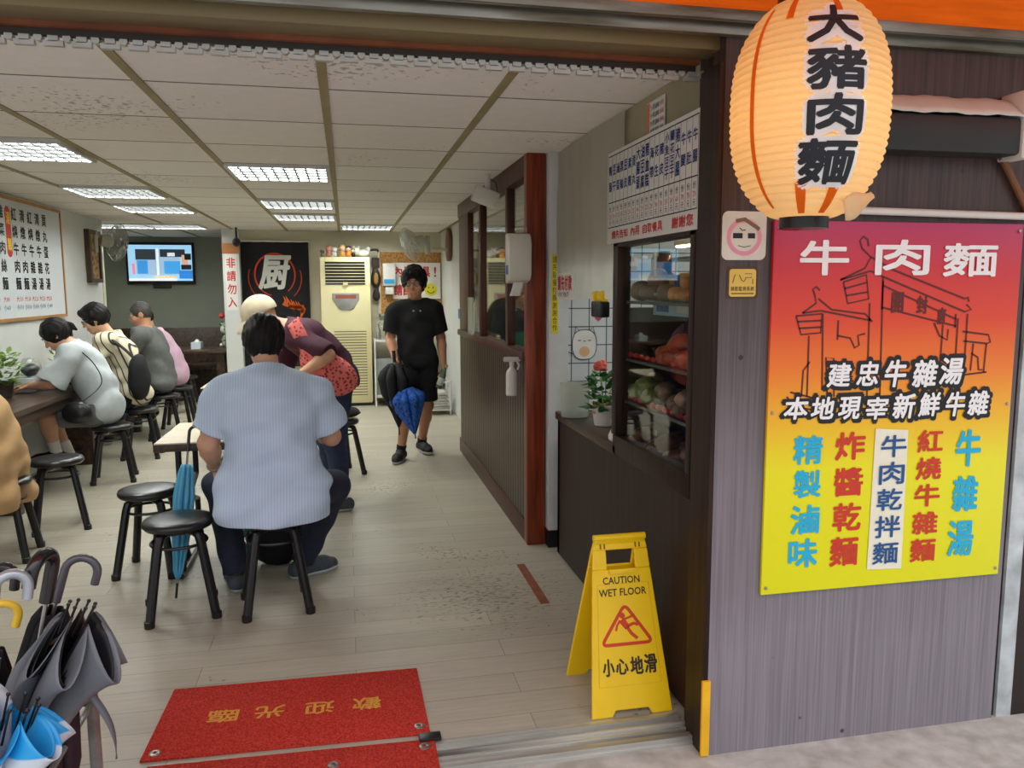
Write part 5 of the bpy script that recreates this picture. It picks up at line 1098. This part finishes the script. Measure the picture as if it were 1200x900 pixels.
def head_skin(F, c, B):
    P = lambda f, l, u: c+HS*(B[0]*f+B[1]*l+B[2]*u)
    F.ell(P(-.008,0,.015), (.098,.077,.100), B, .02); F.ell(P(.022,0,-.055), (.070,.058,.068), B, .03)
    F.ell(P(.058,0,-.095), (.030,.030,.024), B, .03); F.cone(P(.086,0,.012), P(.112,0,-.028), .008, .013, .012)
    for s in (-1,1):
        F.ell(P(.092,s*.032,.006), (.016,.020,.012), B, .012, sub=True)
        F.cone(P(.088,s*.012,.022), P(.078,s*.052,.020), .008, .006, .012)
        F.ell(P(.064,s*.038,-.035), (.030,.024,.028), B, .02); F.ell(P(.100,s*.012,-.030), (.008,.008,.007), B, .006)
        F.ell(P(-.008,s*.077,-.012), (.022,.010,.034), B, .006); F.ell(P(-.002,s*.086,-.012), (.010,.008,.018), B, .004, sub=True)
    F.cone(P(.094,-.02,-.062), P(.094,.02,-.062), .0065, .0065, .006); F.cone(P(.092,-.016,-.072), P(.092,.016,-.072), .0075, .0075, .006)
def face_bits(t, c, B, brow=True, glasses=False):
    P = lambda f, l, u: V(c+HS*(B[0]*f+B[1]*l+B[2]*u))
    b = MB()
    for s in (-1,1):
        b = MB().ball(P(.083,s*.031,.006), .0115, 10); e = b.done('eye', mat('eye_white', (206,200,194), .3), t)
        b = MB().ball(P(.0925,s*.031,.006), (.0045,.0055,.0055), 8); b.done('iris', INK, e)
    for s in (-1,1) if brow else (): MB().tube([P(.096,s*.014,.026), P(.094,s*.034,.032), P(.080,s*.054,.026)], [.003,.0045,.002], 6).done('eyebrow', HAIR, t)
    b = MB().tube([P(.098,-.022,-.067), P(.101,0,-.066), P(.098,.022,-.067)], [.002,.0035,.002], 6); b.done('lips', mat('lip_pink', (168,96,86), .45), t)
    if glasses:
        b = MB()
        for s in (-1,1):
            b.tube([P(.108,s*(.033+.024*math.cos(q)),.004+.019*math.sin(q)) for q in [2*PI*i/20 for i in range(20)]], .0022, 6, closed=True)
            b.tube([P(.106,s*.057,.008), P(.06,s*.078,.008), P(-.005,s*.083,.004)], .002, 6)
        b.tube([P(.108,-.009,.006), P(.112,0,.009), P(.108,.009,.006)], .002, 6); b.done('glasses', mat('thin_metal_rim', (90,88,88), .3, metal=.7), t)
def hair(name, m, t, c, B, vx, style):
    F = Field(c-.24, c+.24, vx); F.hs = HS; P = lambda f, l, u: c+HS*(B[0]*f+B[1]*l+B[2]*u)
    if style == 'short' or style == 'crop':
        e = .004 if style == 'crop' else .013
        F.ell(P(-.012,0,.02), (.098+e,.079+e,.101+e*1.3), B, 0); F.ell(P(.108,0,-.06), (.085,.082,.108), B, .01, sub=True)
        for s in (-1,1): F.ell(P(.005,s*.09,-.035), (.035,.028,.036), B, .006, sub=True)
        F.ell(P(-.03,0,-.13), (.12,.1,.062), B, .01, sub=True)
    elif style == 'full':          # fuller man's hair falling to the brows
        F.ell(P(-.014,0,.028), (.117,.101,.120), B, 0); F.ell(P(.06,0,.085), (.055,.075,.04), B, .02)
        F.ell(P(.118,0,-.062), (.085,.074,.112), B, .010, sub=True)
        for s in (-1,1): F.ell(P(.02,s*.095,-.06), (.04,.03,.05), B, .008, sub=True)
        F.ell(P(-.02,0,-.15), (.13,.11,.075), B, .012, sub=True)
    elif style == 'bun':
        F.ell(P(-.014,0,.02), (.112,.094,.116), B, 0); F.ell(P(.125,0,-.065), (.09,.078,.12), B, .012, sub=True)
        for s in (-1,1): F.ell(P(.02,s*.1,-.06), (.035,.03,.045), B, .008, sub=True)
        F.ell(P(.0,0,-.16), (.1,.1,.08), B, .012, sub=True); F.ell(P(-.115,0,-.005), (.03,.024,.028), B, .012); F.cone(P(-.12,0,-.01), P(-.135,0,-.06), .022, .010, .02)
    idx = np.argwhere(np.abs(F.F) < .03); p = (F.lo+idx*vx-c)@B.T
    F.F[tuple(idx.T)] += (.0016*np.sin(p[:,1]*330+5*np.sin(p[:,0]*19)+3*np.sin(p[:,2]*23))+.0045*np.sin(p[:,0]*70+4*np.sin(p[:,1]*40))*np.sin(p[:,2]*50+p[:,1]*60)*(style in ('full','bun'))).astype(np.float32)
    return F.mesh(name, m, t, it=1)
def hand_skin(F, w, d, n, side, curl=.5, s=1.0):
    """palm plus five separate bent fingers; n is the palm normal, side +1 puts the thumb on d x n"""
    d, n = nv(d), nv(n); n = nv(n-d*(n@d)); l = np.cross(d, n)*side
    for o, r in ((.030,.014),(.010,.015),(-.010,.0145),(-.028,.013)): F.cone(w+d*.012, w+d*.082*s+l*o*s, .017, r*.9, .012)
    for o, L, kf in ((.033,.070,.9),(.011,.080,1),(-.011,.075,1.05),(-.032,.058,1.15)):
        p = w+d*.085*s+l*o*s; a = 0
        for q in range(3):
            a += curl*kf*(.55 if q == 0 else .8); dd = d*math.cos(a)+n*math.sin(a); e = p+dd*L*s*(.45,.32,.26)[q]; F.cone(p, e, .0092-.0006*q, .0088-.0006*q, .003); p = e
    p = w+d*.022*s+l*.022*s
    for q, (dd, L, r) in enumerate(((d*.55+l*.85+n*.25,.045,.0125),(d*.8+l*.4+n*.5*curl*2,.034,.0105),(d*.8+l*.05+n*.7*curl*2,.026,.009))):
        e = p+nv(dd)*L*s; F.cone(p, e, r, r*.9, .006); p = e
def person(label, loc, rz, J, skin=None, hairdo=('short',None), shirt=None, legs=None, shoe=None, vx=.006, W=1.0, D=1.0, glasses=False, hands=None, extra=None, socks=None, limb=1.0, face=True, hs=1.0):
    global HS
    HS = hs
    skin = skin or SKIN; t = thing('person', label, 'person', loc, math.radians(rz)); J = {k: A_(*v) for k, v in J.items()}
    pts = np.array([v for k, v in J.items() if k not in ('hf','hu','tL','tR')]); lo, hi = pts.min(0)-.26, pts.max(0)+.26; lo[2] = max(lo[2], -.02)
    B = basis(J['hf'], J['hu']); lat = nv(J['SL']-J['SR']); lap = nv(J['HL']-J['HR'])
    upC, upP = nv(J['N']-J['W']), nv(J['W']-J['P'])
    bC, bP = basis(np.cross(lat, upC), upC), basis(np.cross(lap, upP), upP)
    upW = nv(J['C']-J['P']); bW = basis(np.cross(lat, upW), upW)
    def torso(F, g, k=.05, lower=True):
        if lower: F.ell(J['P'], (.118*D+g,.165*W+g,.125+g), bP, k)
        F.ell(J['W'], (.112*D+g,.145*W+g,.15+g), bW, k); F.ell(J['C'], (.112*D+g,.160*W+g,.175+g), bC, k)
        F.cone(J['P'], J['W'], .10*D+g, .10*D+g, k); F.cone(J['W'], J['C'], .10*D+g, .10*D+g, k)
        for s in ('SL','SR'): F.cone(J['N']-upC*.035, J[s], .052+g, .056+g, k); F.cone(J['C']+upC*.05, J[s], .08+g, .055+g, k)
    def arm(F, s, g=0, k=.02):
        F.cone(J['S'+s], J['E'+s], (.052+g)*limb, (.040+g)*limb, k); m = J['E'+s]*.7+J['K'+s+'w']*.3
        F.cone(J['E'+s], m, (.040+g)*limb, (.041+g)*limb, k); F.cone(m, J['K'+s+'w'], (.041+g)*limb, .027+g, k)
    def leg(F, s, g=0, k=.03):
        F.cone(J['H'+s], J['Q'+s], .082*max(1,W*.9)+g, .056+g, k); ca = J['Q'+s]*.68+J['A'+s]*.32
        F.cone(J['Q'+s], ca, .055+g, .054+g, k); F.cone(ca, J['A'+s], .054+g, .034+g, k)
    F = Field(lo, hi, vx); torso(F, 0)
    neck0, neck1 = J['N'], J['hc']-B[2]*.06-B[0]*.02
    F.cone(neck0-upC*.03, neck1, .056, .052, .03)
    for s in 'LR':
        arm(F, s); leg(F, s); a = J['A'+s]; tt = nv(A_(*(list(J['t'+s][:2])+[0]))); F.cone(a, a+tt*.1-A_(0,0,.05), .032, .022, .02)
    F.hs = HS; head_skin(F, J['hc'], B); F.hs = 1.0
    for s, (d, n, side, curl) in (hands or {}).items(): hand_skin(F, J['K'+s+'w'], d, n, side, curl)
    F.mesh('body', skin, t)
    if face: face_bits(t, J['hc'], B, glasses=glasses)
    if hairdo[0]: hair('hair', hairdo[1] or HAIR, t, J['hc'], B, min(vx,.005), hairdo[0])
    if shirt:
        F = Field(lo, hi, vx); g = shirt.get('g', .016); torso(F, g, lower=shirt.get('lower', True))
        nn = nv(neck1-neck0); F.cone(neck0-upC*.05, neck0+nn*.03, .066+g*.5, .060+g*.3, .03)
        F.cut(neck0+nn*shirt.get('collar', .012)-B[0]*0, nn+upC*.3)
        q = shirt.get('sleeve', .6)
        for s in 'LR':
            S, E_, K = J['S'+s], J['E'+s], J['K'+s+'w']
            if q <= 1: e = S+(E_-S)*q; F.cone(S, e+(e-S)*.15, .058*limb+g, (.05*limb+g)*shirt.get('flare', 1.12), .03, cut=((e, e-S),))
            else:
                F.cone(S, E_, .056*limb+g, .044*limb+g, .03); e = E_+(K-E_)*(q-1); F.cone(E_, e+(e-E_)*.1, .044*limb+g, .036+g, .02, cut=((e, e-E_),))
        for a, b, ra, rb in shirt.get('drape', ()): F.cone(a, b, ra, rb, .05)
        F.wrinkle(shirt.get('wr', .0045), 30, shirt.get('wd', (0,0,1)), seed=int(abs(loc[1])*100))
        for z in shirt.get('hem', ()): F.cut(z[0], z[1])
        so = F.mesh(shirt.get('name', 'shirt'), shirt['m'], t)
        if shirt.get('collar_band'):
            c0 = neck0+nn*.012; f = nv(np.cross(lat, nn)); b = MB()
            r = .070
            b.grid(lambda u, v: V(c0+(f*math.cos(2*PI*u)*r*(1.0+.22*(1-v))+lat*math.sin(2*PI*u)*r*(1.02+.22*(1-v)))+nn*(.034*v-.012-.03*(u > .2)*(u < .8)*0)), 40, 5); b.done('collar', shirt['m'], so, solid=.005, smooth=80)
    if legs:
        F = Field(lo, hi, vx); g = legs.get('g', .014); q = legs.get('to', 1.9)
        F.ell(J['P'], (.118*D+g*.8,.165*W+g*.8,.12), bP, .05); F.cone(J['P'], J['W'], .10*D+g*.4, .10*D+g*.4, .05); F.cut(J['P']+upP*.13, upP)
        for s in 'LR':
            H, Q, a = J['H'+s], J['Q'+s], J['A'+s]
            if q <= 1: e = H+(Q-H)*q; F.cone(H, e+(e-H)*.1, .086*max(1,W*.9)+g, .066+g*1.4, .03, cut=((e, e-H),))
            else:
                F.cone(H, Q, .084*max(1,W*.9)+g, .058+g, .035); e = Q+(a-Q)*(q-1); F.cone(Q, e, .058+g, .044+g, .03, cut=((e, e-Q),))
        F.wrinkle(legs.get('wr', .004), 30, (0,0,1), seed=int(abs(loc[0])*100)+3); F.mesh(legs.get('name', 'trousers'), legs['m'], t)
    for s in 'LR':
        if not shoe: break
        a = J['A'+s]; tt = nv(A_(*(list(J['t'+s][:2])+[0]))); z = a[2]-.088; sd = A_(-tt[1],tt[0],0)
        heel = A_(a[0],a[1],z+.04)-tt*.035; ball = A_(a[0],a[1],z+.036)+tt*.125; toe = A_(a[0],a[1],z+.032)+tt*.175
        F = Field(np.minimum(heel,toe)-.09, np.maximum(heel,toe)+A_(.09,.09,.12), .005)
        F.cone(heel, ball, .040, .045, .02).cone(ball, toe, .044, .036, .02).cone(heel+A_(0,0,.015), A_(a[0],a[1],z+.085), .042, .040, .02, cut=((A_(a[0],a[1],z+.092),(0,0,1)),)).cone(A_(a[0],a[1],z+.07)+tt*.02, ball+A_(0,0,.008), .038, .034, .03)
        F.cut(A_(0,0,z+.022),(0,0,-1)); so = F.mesh('shoe', shoe[0], t)
        F = Field(np.minimum(heel,toe)-.09, np.maximum(heel,toe)+A_(.09,.09,.05), .005)
        F.cone(heel, ball, .044, .049, .02).cone(ball, toe, .048, .039, .02); F.cut(A_(0,0,z+.026),(0,0,1)); F.cut(A_(0,0,z),(0,0,-1)); F.mesh('sole', shoe[1], so)
        if shoe[2:]:
            b = MB()
            for k in range(4):
                c0 = A_(a[0],a[1],z+.088-.009*k)+tt*(.045+.02*k); b.tube([V(c0-sd*.022), V(c0+A_(0,0,.006)), V(c0+sd*.022)], .003, 6)
            b.done('laces', shoe[2], so)
        if socks:
            F = Field(a-.1, a+.22, .006); u = nv(J['Q'+s]-a); F.cone(a-u*.02, a+u*socks[1], .040, .046, .01, cut=((a+u*(socks[1]-.005), u),)); F.mesh('sock', socks[0], t)
    if extra: extra(t, J, B, lo, hi)
    return t
def seated(lean=.1, dx=0, **k):
    """upright-to-bent seated figure, forward +X, seat top at .464"""
    d = lambda a: A_(math.sin(a),0,math.cos(a)); P = A_(0,0,.60); Wt = P+.16*d(lean*.6); C = Wt+.19*d(lean); N = C+.20*d(lean*1.25); hc = N+.06*d(lean*1.3)+A_(.02,0,.085)
    l = A_(0,1,0); S = N-.065*d(lean*1.25)
    J = dict(P=P, W=Wt, C=C, N=N, hc=hc, hf=A_(1,0,-lean*.6), hu=A_(0,0,1), SL=S+l*.19, SR=S-l*.19, HL=A_(.04,.09,.565), HR=A_(.04,-.09,.565), QL=A_(.43,.12,.53), QR=A_(.43,-.12,.53), AL=A_(.40,.12,.088), AR=A_(.40,-.12,.088), tL=A_(1,.15,0), tR=A_(1,-.15,0))
    J.update({q: A_(*v) for q, v in k.items()}); return J
def bend(J, sh, el, wr): pass
JEAN = mat('dark_denim', (30,36,58), .75, .25, 30); SHIRT_BLUE = mixmat('light_blue_striped_cloth', (184,207,233), (202,220,242), 'stripe', .75, axis='Y', scale=24, dist=.3, pos=(.2,.8))
SHOEG = mat('grey_knit_shoe', (66,74,80), .75, .2, 40); SOLEW = mat('pale_rubber_sole', (176,180,182), .6, .06, 9); SHOEB = mat('black_knit_shoe', (22,22,24), .75, .2, 40)
BLACKC = mat('black_cotton', (17,17,19), .9, .2, 30)
# the big man in light blue, seen from behind
def watch(t, J, B, lo, hi):
    w, e = J['KLw'], J['EL']; d = nv(w-e); q = w-d*.02; x = nv(np.cross(d, (0,0,1))); y = np.cross(d, x)
    MB().tube([V(q+(x*math.cos(a)+y*math.sin(a))*.034) for a in [2*PI*i/24 for i in range(24)]], .006, 8, closed=True).done('bracelet', mat('beaded_metal', (150,140,126), .35, .3, 60, metal=.6), t)
person('heavy man in a light blue striped shirt sitting with his back turned', (-.365,3.80,0), 90,
    seated(.12, P=(-.01,0,.60), N=(.115,0,1.13), hc=(.17,.03,1.262), hf=(1,.15,-.35), SL=(.085,.195,1.015), SR=(.085,-.19,.995), EL=(.06,.29,.80), KLw=(.20,.285,.655), ER=(.12,-.275,.80), KRw=(.36,-.17,.80),
        QL=(.33,.29,.53), QR=(.30,-.28,.50), AL=(.26,.22,.088), AR=(.37,-.10,.088), tL=(1,.25,0), tR=(.55,-.85,0)), SKIN, ('full',None),
    shirt=dict(m=SHIRT_BLUE, g=.034, sleeve=.80, flare=1.18, collar=.03, collar_band=True, wr=.008, hem=(((0,0,.455),(0,0,-1)),), drape=((( -.03,.11,.58),(-.06,.10,.50),.155,.17),((-.03,-.11,.58),(-.06,-.10,.50),.155,.17),((-.05,0,.56),(-.08,0,.48),.16,.17))),
    legs=dict(m=JEAN, to=1.99, g=.02), shoe=(SHOEG, SOLEW, SHOEB), vx=.005, W=1.27, D=1.15, hands={'L':((.6,-.25,-.75),(-.2,-1,-.2),1,.5),'R':((.7,.6,-.1),(0,.3,-1),-1,.5)}, extra=watch, limb=1.14)
# woman bending over behind him
LEO = mixmat('coral_leopard_cloth', (150,40,52), (230,120,112), 'spot', .8, scale=46, pos=(.28,.46)); MAR = mat('maroon_knit', (70,28,46), .85, .2, 40); BEIGE = mat('beige_cap_cloth', (214,200,170), .85, .08, 30)
def cap(t, J, B, lo, hi):
    c = J['hc']; F = Field(c-.24, c+.24, .005); P = lambda f, l, u: c+B[0]*f+B[1]*l+B[2]*u
    F.ell(P(-.008,0,.03), (.122,.1,.112), B, 0); F.cut(P(0,0,.012), -B[2]+B[0]*.12); o = F.mesh('cap', BEIGE, t)
    b = MB(); b.grid(lambda u, v: V(P(.095+.095*v*math.cos((u-.5)*1.9)-.03*abs(u-.5)*2*(1-v), .105*math.sin((u-.5)*2.3), .028-.05*v*v-.03*(2*abs(u-.5))**2)), 16, 6); b.done('brim', BEIGE, o, solid=.005, smooth=80)
J = dict(P=(.0,0,.92), W=(.07,0,1.05), C=(.19,0,1.17), N=(.34,.0,1.275), hc=(.50,.02,1.345), hf=(.9,.05,-.55), hu=(.4,0,.9), SL=(.275,.175,1.225), SR=(.29,-.17,1.215), EL=(.06,.32,1.10), KLw=(.24,.36,.98), ER=(.38,-.2,.98), KRw=(.55,-.1,.88),
    HL=(.0,.085,.88), HR=(.0,-.085,.88), QL=(.04,.10,.49), QR=(.10,-.09,.49), AL=(.0,.10,.088), AR=(.06,-.10,.088), tL=(1,.1,0), tR=(1,-.1,0))
person('person in a beige cap and maroon top bending over behind the man in blue', (-.06,5.5,0), 180, J, SKIN, (None,None), shirt=dict(m=MAR, g=.016, sleeve=.97, wr=.008, hem=(((0,0,.86),(0,0,-1)),)), legs=dict(m=mat('blue_denim', (44,56,86), .8, .2, 30), to=1.92), shoe=(SHOEG, SOLEW), vx=.006, hands={'L':((.7,-.2,-.5),(0,-1,0),1,.5),'R':((.8,0,-.5),(0,.5,-1),-1,.4)}, extra=cap, face=True)
t = thing('shoulder_bag', 'coral leopard-print cloth bag hanging from the bending person\'s shoulder', 'bag', (-.11,5.25,.985)); F = Field((-.26,-.16,-.26),(.26,.16,.3),.006)
F.ell((.02,0,-.03),(.165,.065,.115),basis((.85,0,-.53),(.53,0,.85)),0); F.ell((-.08,.0,.06),(.10,.045,.10),basis((.7,0,-.7),(.7,0,.7)),.05); F.cone((-.1,0,.1),(-.17,0,.2),.06,.035,.05); F.wrinkle(.008,30,(1,0,1),4); F.mesh('bag_body', LEO, t)
b = MB(); b.grid(lambda u, v: V((-.13-.10*v+.07*(u-.5), -.02-.015*math.sin(v*PI)+.05*v*v, .13+.20*v+.06*(u-.5))), 4, 14); b.done('strap', LEO, t, solid=.006, smooth=80)
# man in black carrying umbrellas
def chest_print(t, J, B, lo, hi):
    c = J['C']+A_(.135,0,.07); b = MB()
    for y, z in ((-.03,.012),(.03,.012),(0,-.02)): b.ball(V(c+A_(0,y,z)), (.004,.008,.008), 8)
    b.done('chest_mark', flat('print_grey', (180,180,176)), t)
J = dict(P=(0,0,.93), W=(.0,0,1.09), C=(0,.0,1.25), N=(-.01,0,1.425), hc=(.02,-.01,1.57), hf=(1,-.22,-.08), hu=(0,0,1), SL=(-.01,.165,1.335), SR=(-.01,-.165,1.335), EL=(-.03,.225,1.09), KLw=(.06,.235,.86), ER=(-.01,-.225,1.09), KRw=(.17,-.20,.93),
    HL=(0,.09,.88), HR=(0,-.09,.88), QL=(-.03,.09,.48), QR=(.10,-.10,.49), AL=(-.26,.06,.10), AR=(.04,-.155,.088), tL=(1,.3,0), tR=(1,-.35,0))
person('man in black T-shirt and shorts walking out with umbrellas', (.60,7.0,0), -90, J, SKIN2, ('full',None), shirt=dict(m=BLACKC, g=.02, sleeve=.82, flare=1.22, hem=(((0,0,.79),(0,0,-1)),), wr=.008), legs=dict(m=mat('black_shorts', (20,20,24), .9, .2, 25), to=.86, g=.024, name='shorts'), shoe=(SHOEB, SOLEW, SHOEG), vx=.005, glasses=True, hs=1.13,
    hands={'L':((.3,.05,-.9),(0,-1,0),1,.95),'R':((.75,.1,-.5),(0,1,-.2),-1,1.25)}, extra=chest_print, socks=(BLACKC,.06))
t = thing('drink_bottle', 'slim green glass bottle in the left hand of the man in black', 'bottle', (.775,6.86,.655)); M = Matrix.Rotation(.35,4,'Y')@Matrix.Rotation(.15,4,'X')
MB().lathe([(.024,0),(.028,.006),(.028,.12),(.013,.165),(.012,.2)], 18, M).done('bottle_body', mat('green_bottle_glass', (96,124,100), .12, .1, 6, spec=.7), t); MB().lathe([(.0285,.03),(.0285,.1)], 18, M, close=False).done('label', PAPER, t); MB().lathe([(.014,.198),(.014,.22)], 14, M).done('cap', flat('gold_cap', (190,160,80), .3), t)
BDOT = mixmat('blue_patterned_cloth', (20,34,80), (40,98,190), 'spot', .5, scale=48, pos=(.2,.5))
umbrella('black umbrella hanging open-fold from the hand of the man in black', (.42,6.72,.27), (.385,6.73,1.0), BLACKF, GRIP, [(.07,.008),(.2,.05),(.36,.115),(.50,.135),(.56,.11),(.62,.05)], None, 'umbrellas carried by the man in black', seed=21, amp=.32, hr=.015, ribs=False)
umbrella('blue patterned umbrella hanging below the black one in the man\'s hand', (.55,6.60,.255), (.425,6.66,.97), BDOT, GRIP, [(.04,.008),(.12,.045),(.24,.095),(.34,.135),(.38,.12),(.44,.05)], None, 'umbrellas carried by the man in black', seed=22, amp=.25, hr=.012, ribs=False)
# people along the wall counter, facing the left wall
def strap_bag(t, J, B, lo, hi): pass
GWH = mat('pale_grey_cloth', (186,194,196), .85, .08, 20); GRY = mat('grey_cotton', (96,98,96), .85, .12, 24); STR = mixmat('cream_dark_striped_cloth', (52,46,42), (216,206,178), 'stripe', .85, axis='X', scale=6.2, dist=.25, pos=(.04,.16), rot=(0,-.34,.2)); TAN = mat('tan_coat_cloth', (186,150,104), .85, .12, 12)
arms = dict(SL=(.20,.18,1.03), SR=(.21,-.18,1.02))
person('woman in a pale grey shirt with hair tied back, bent over the wall counter', (-1.90,6.72,0), 180, seated(.42, SL=(.17,.18,1.02), SR=(.19,-.17,1.02), C=(.13,0,.93), N=(.215,0,1.09), hc=(.315,.0,1.175), hf=(.85,.1,-.7), hu=(.6,0,.8), EL=(.30,.24,.815), KLw=(.47,.14,.795), ER=(.33,-.22,.815), KRw=(.48,-.10,.80),
    QL=(.40,.10,.54), QR=(.44,-.08,.55), AL=(.36,.05,.25), AR=(.30,-.05,.22), tL=(1,.1,0), tR=(1,-.1,0)), SKIN, ('bun',None), shirt=dict(m=GWH, g=.026, sleeve=.98, flare=1.5, wr=.009, hem=(((0,0,.47),(0,0,-1)),)), legs=dict(m=mat('grey_shorts', (104,106,108), .85, .1, 20), to=.72, name='shorts', g=.02), shoe=(SHOEB, SOLEW), socks=(WPLAST,.11), hands={'L':((.9,-.3,-.1),(0,0,-1),1,.45),'R':((.9,.35,.05),(0,.2,-1),-1,.5)})
t = thing('phone', 'dark phone propped in the hands of the woman in pale grey', 'phone', (-2.42,6.69,.845)); MB().box(-.004,-.075,-.036,.004,.075,.036, Matrix.Rotation(.9,4,'Y')).done('case', BLACKP, t, bevel=.003); MB().box(.004,-.068,-.031,.005,.068,.031, Matrix.Rotation(.9,4,'Y')).done('screen', mat('phone_screen', (60,70,80), .15), t)
def crossbody(label, loc, m, size, path, strap_r=.008, w=.02):
    t = thing('shoulder_bag', label, 'bag', loc); F = Field(A_(*size)*-1-.08, A_(*size)+.08, .006); F.ell((0,0,0), size, None, 0); F.ell((0,0,-size[2]*.3), (size[0]*.9,size[1]*1.02,size[2]*.7), None, .03); F.wrinkle(.004, 30, (1,0,0), 3); F.mesh('bag_body', m, t)
    pp = [V(p)-V(loc) for p in path]; q = []
    for i in range(len(pp)-1):
        a, b_, c_, d_ = pp[max(i-1,0)], pp[i], pp[i+1], pp[min(i+2,len(pp)-1)]
        for k in range(6):
            s = k/6; q.append(.5*((2*b_)+(c_-a)*s+(2*a-5*b_+4*c_-d_)*s*s+(3*b_-a-3*c_+d_)*s**3))
    MB().tube(q+[pp[-1]], w, 8, sy=.35).done('strap', m, t, smooth=60); return t
crossbody('black shoulder bag at the hip of the woman in pale grey', (-2.02,6.44,.60), BLACKV, (.10,.055,.085), [(-2.0,6.44,.66),(-1.86,6.515,.80),(-1.90,6.53,.95),(-2.02,6.54,1.08),(-2.10,6.62,1.115)], w=.009)
person('man in a cream and dark striped shirt with glasses and full black hair', (-1.90,7.62,0), 180, seated(.34, SL=(.17,.19,1.07), SR=(.19,-.18,1.07), hc=(.285,.0,1.265), hf=(1,.15,-.4), hu=(.3,0,1), EL=(.27,.25,.84), KLw=(.45,.14,.80), ER=(.30,-.24,.84), KRw=(.46,-.12,.80), AL=(.34,.10,.2), AR=(.30,-.10,.2)), SKIN, ('full',None), glasses=True,
    shirt=dict(m=STR, g=.024, sleeve=1.3, wr=.008, hem=(((0,0,.45),(0,0,-1)),)), legs=dict(m=BLACKC, to=1.9), shoe=(SHOEB, SOLEW), hands={'L':((.9,-.3,-.1),(0,0,-1),1,.45),'R':((.9,.35,.05),(0,.2,-1),-1,.5)})
crossbody('big black sling bag across the back of the man in the striped shirt', (-1.80,7.40,.76), BLACKF, (.085,.10,.20), [(-1.83,7.40,.92),(-1.90,7.40,1.0),(-2.0,7.40,1.09),(-2.09,7.45,1.14)], w=.03)
person('older man in a grey T-shirt with cropped greying hair', (-1.88,8.56,0), 180, seated(.22, hf=(1,.15,-.3), hu=(.2,0,1), SL=(.12,.20,1.09), SR=(.13,-.19,1.09), EL=(.22,.25,.85), KLw=(.44,.14,.80), ER=(.25,-.24,.85), KRw=(.45,-.12,.80), AL=(.34,.10,.2), AR=(.30,-.10,.2)), SKIN2, ('crop',HAIRG), W=1.12, D=1.1,
    shirt=dict(m=GRY, g=.022, sleeve=.75, wr=.009, hem=(((0,0,.46),(0,0,-1)),)), legs=dict(m=JEAN, to=1.9), shoe=(SHOEB, SOLEW), hands={'L':((.9,-.3,-.1),(0,0,-1),1,.45),'R':((.9,.35,.05),(0,.2,-1),-1,.5)}, vx=.007)
person('person in a pale pink top mostly hidden behind the man in grey', (-1.86,9.22,0), 180, seated(.5, hf=(1,.1,-.6), EL=(.22,.25,.85), KLw=(.44,.14,.80), ER=(.25,-.24,.85), KRw=(.45,-.12,.80), AL=(.34,.10,.2), AR=(.30,-.10,.2)), SKIN, ('short',None),
    shirt=dict(m=mat('pale_pink_cloth', (206,170,190), .85), g=.02, sleeve=.75, hem=(((0,0,.46),(0,0,-1)),)), legs=dict(m=JEAN, to=1.9), shoe=(SHOEB, SOLEW), hands={'L':((.9,-.3,-.1),(0,0,-1),1,.45),'R':((.9,.35,.05),(0,.2,-1),-1,.5)}, vx=.008)
person('person in a loose tan coat sitting at the edge of the photo', (-1.98,4.86,0), 180, seated(.42, SL=(.22,.2,1.02), SR=(.23,-.2,1.02), hc=(.36,0,1.2), hf=(.9,0,-.5), hu=(.4,0,.9), EL=(.28,.26,.82), KLw=(.40,.12,.80), ER=(.28,-.24,.82), KRw=(.40,-.10,.80), AL=(.30,.14,.2), AR=(.28,-.12,.2)), SKIN, ('short',None), W=1.08, D=1.1,
    shirt=dict(m=TAN, g=.035, sleeve=1.6, wr=.009, hem=(((0,0,.30),(0,0,-1)),), name='coat', drape=(((-.02,.10,.55),(-.05,.12,.36),.115,.12),((-.02,-.10,.55),(-.05,-.12,.36),.115,.12),((.05,.10,.56),(.2,.13,.4),.11,.10))), legs=dict(m=BLACKC, to=1.9), shoe=(SHOEB, SOLEW), hands={'L':((.9,-.3,-.1),(0,0,-1),1,.45),'R':((.9,.35,.05),(0,.2,-1),-1,.5)})
# kitchen worker behind the glass
APR = mat('green_apron', (40,120,84), .8, .15, 12)
def apron(t, J, B, lo, hi):
    F = Field((-.1,-.3,.45),(.35,.3,1.3),.008); F.ell((.02,0,.95),(.145,.17,.45),None,0); F.cut((.06,0,0),(-1,0,0)); F.cut((0,0,1.2),(0,0,1)); F.cut((0,0,.52),(0,0,-1)); F.mesh('apron', APR, t)
J = dict(P=(0,0,.90), W=(.0,0,1.05), C=(.03,.0,1.18), N=(.06,0,1.33), hc=(.11,.0,1.46), hf=(1,.1,-.45), hu=(.2,0,1), SL=(.05,.19,1.27), SR=(.05,-.19,1.27), EL=(.10,.25,1.02), KLw=(.30,.15,.94), ER=(.10,-.25,1.02), KRw=(.30,-.14,.95),
    HL=(0,.09,.85), HR=(0,-.09,.85), QL=(.02,.09,.47), QR=(.02,-.10,.47), AL=(0,.1,.088), AR=(0,-.1,.088), tL=(1,.2,0), tR=(1,-.2,0))
person('kitchen worker in a green apron behind the glass partition', (1.68,7.55,0), -100, J, SKIN, ('full',None), shirt=dict(m=mat('dark_grey_cloth', (62,64,64), .85), g=.02, sleeve=1.5, hem=(((0,0,.78),(0,0,-1)),)), legs=dict(m=BLACKC, to=1.9), shoe=(SHOEB, SOLEW), extra=apron, vx=.008, hands={'L':((.9,-.3,-.1),(0,0,-1),1,.45),'R':((.9,.35,.05),(0,.2,-1),-1,.5)})
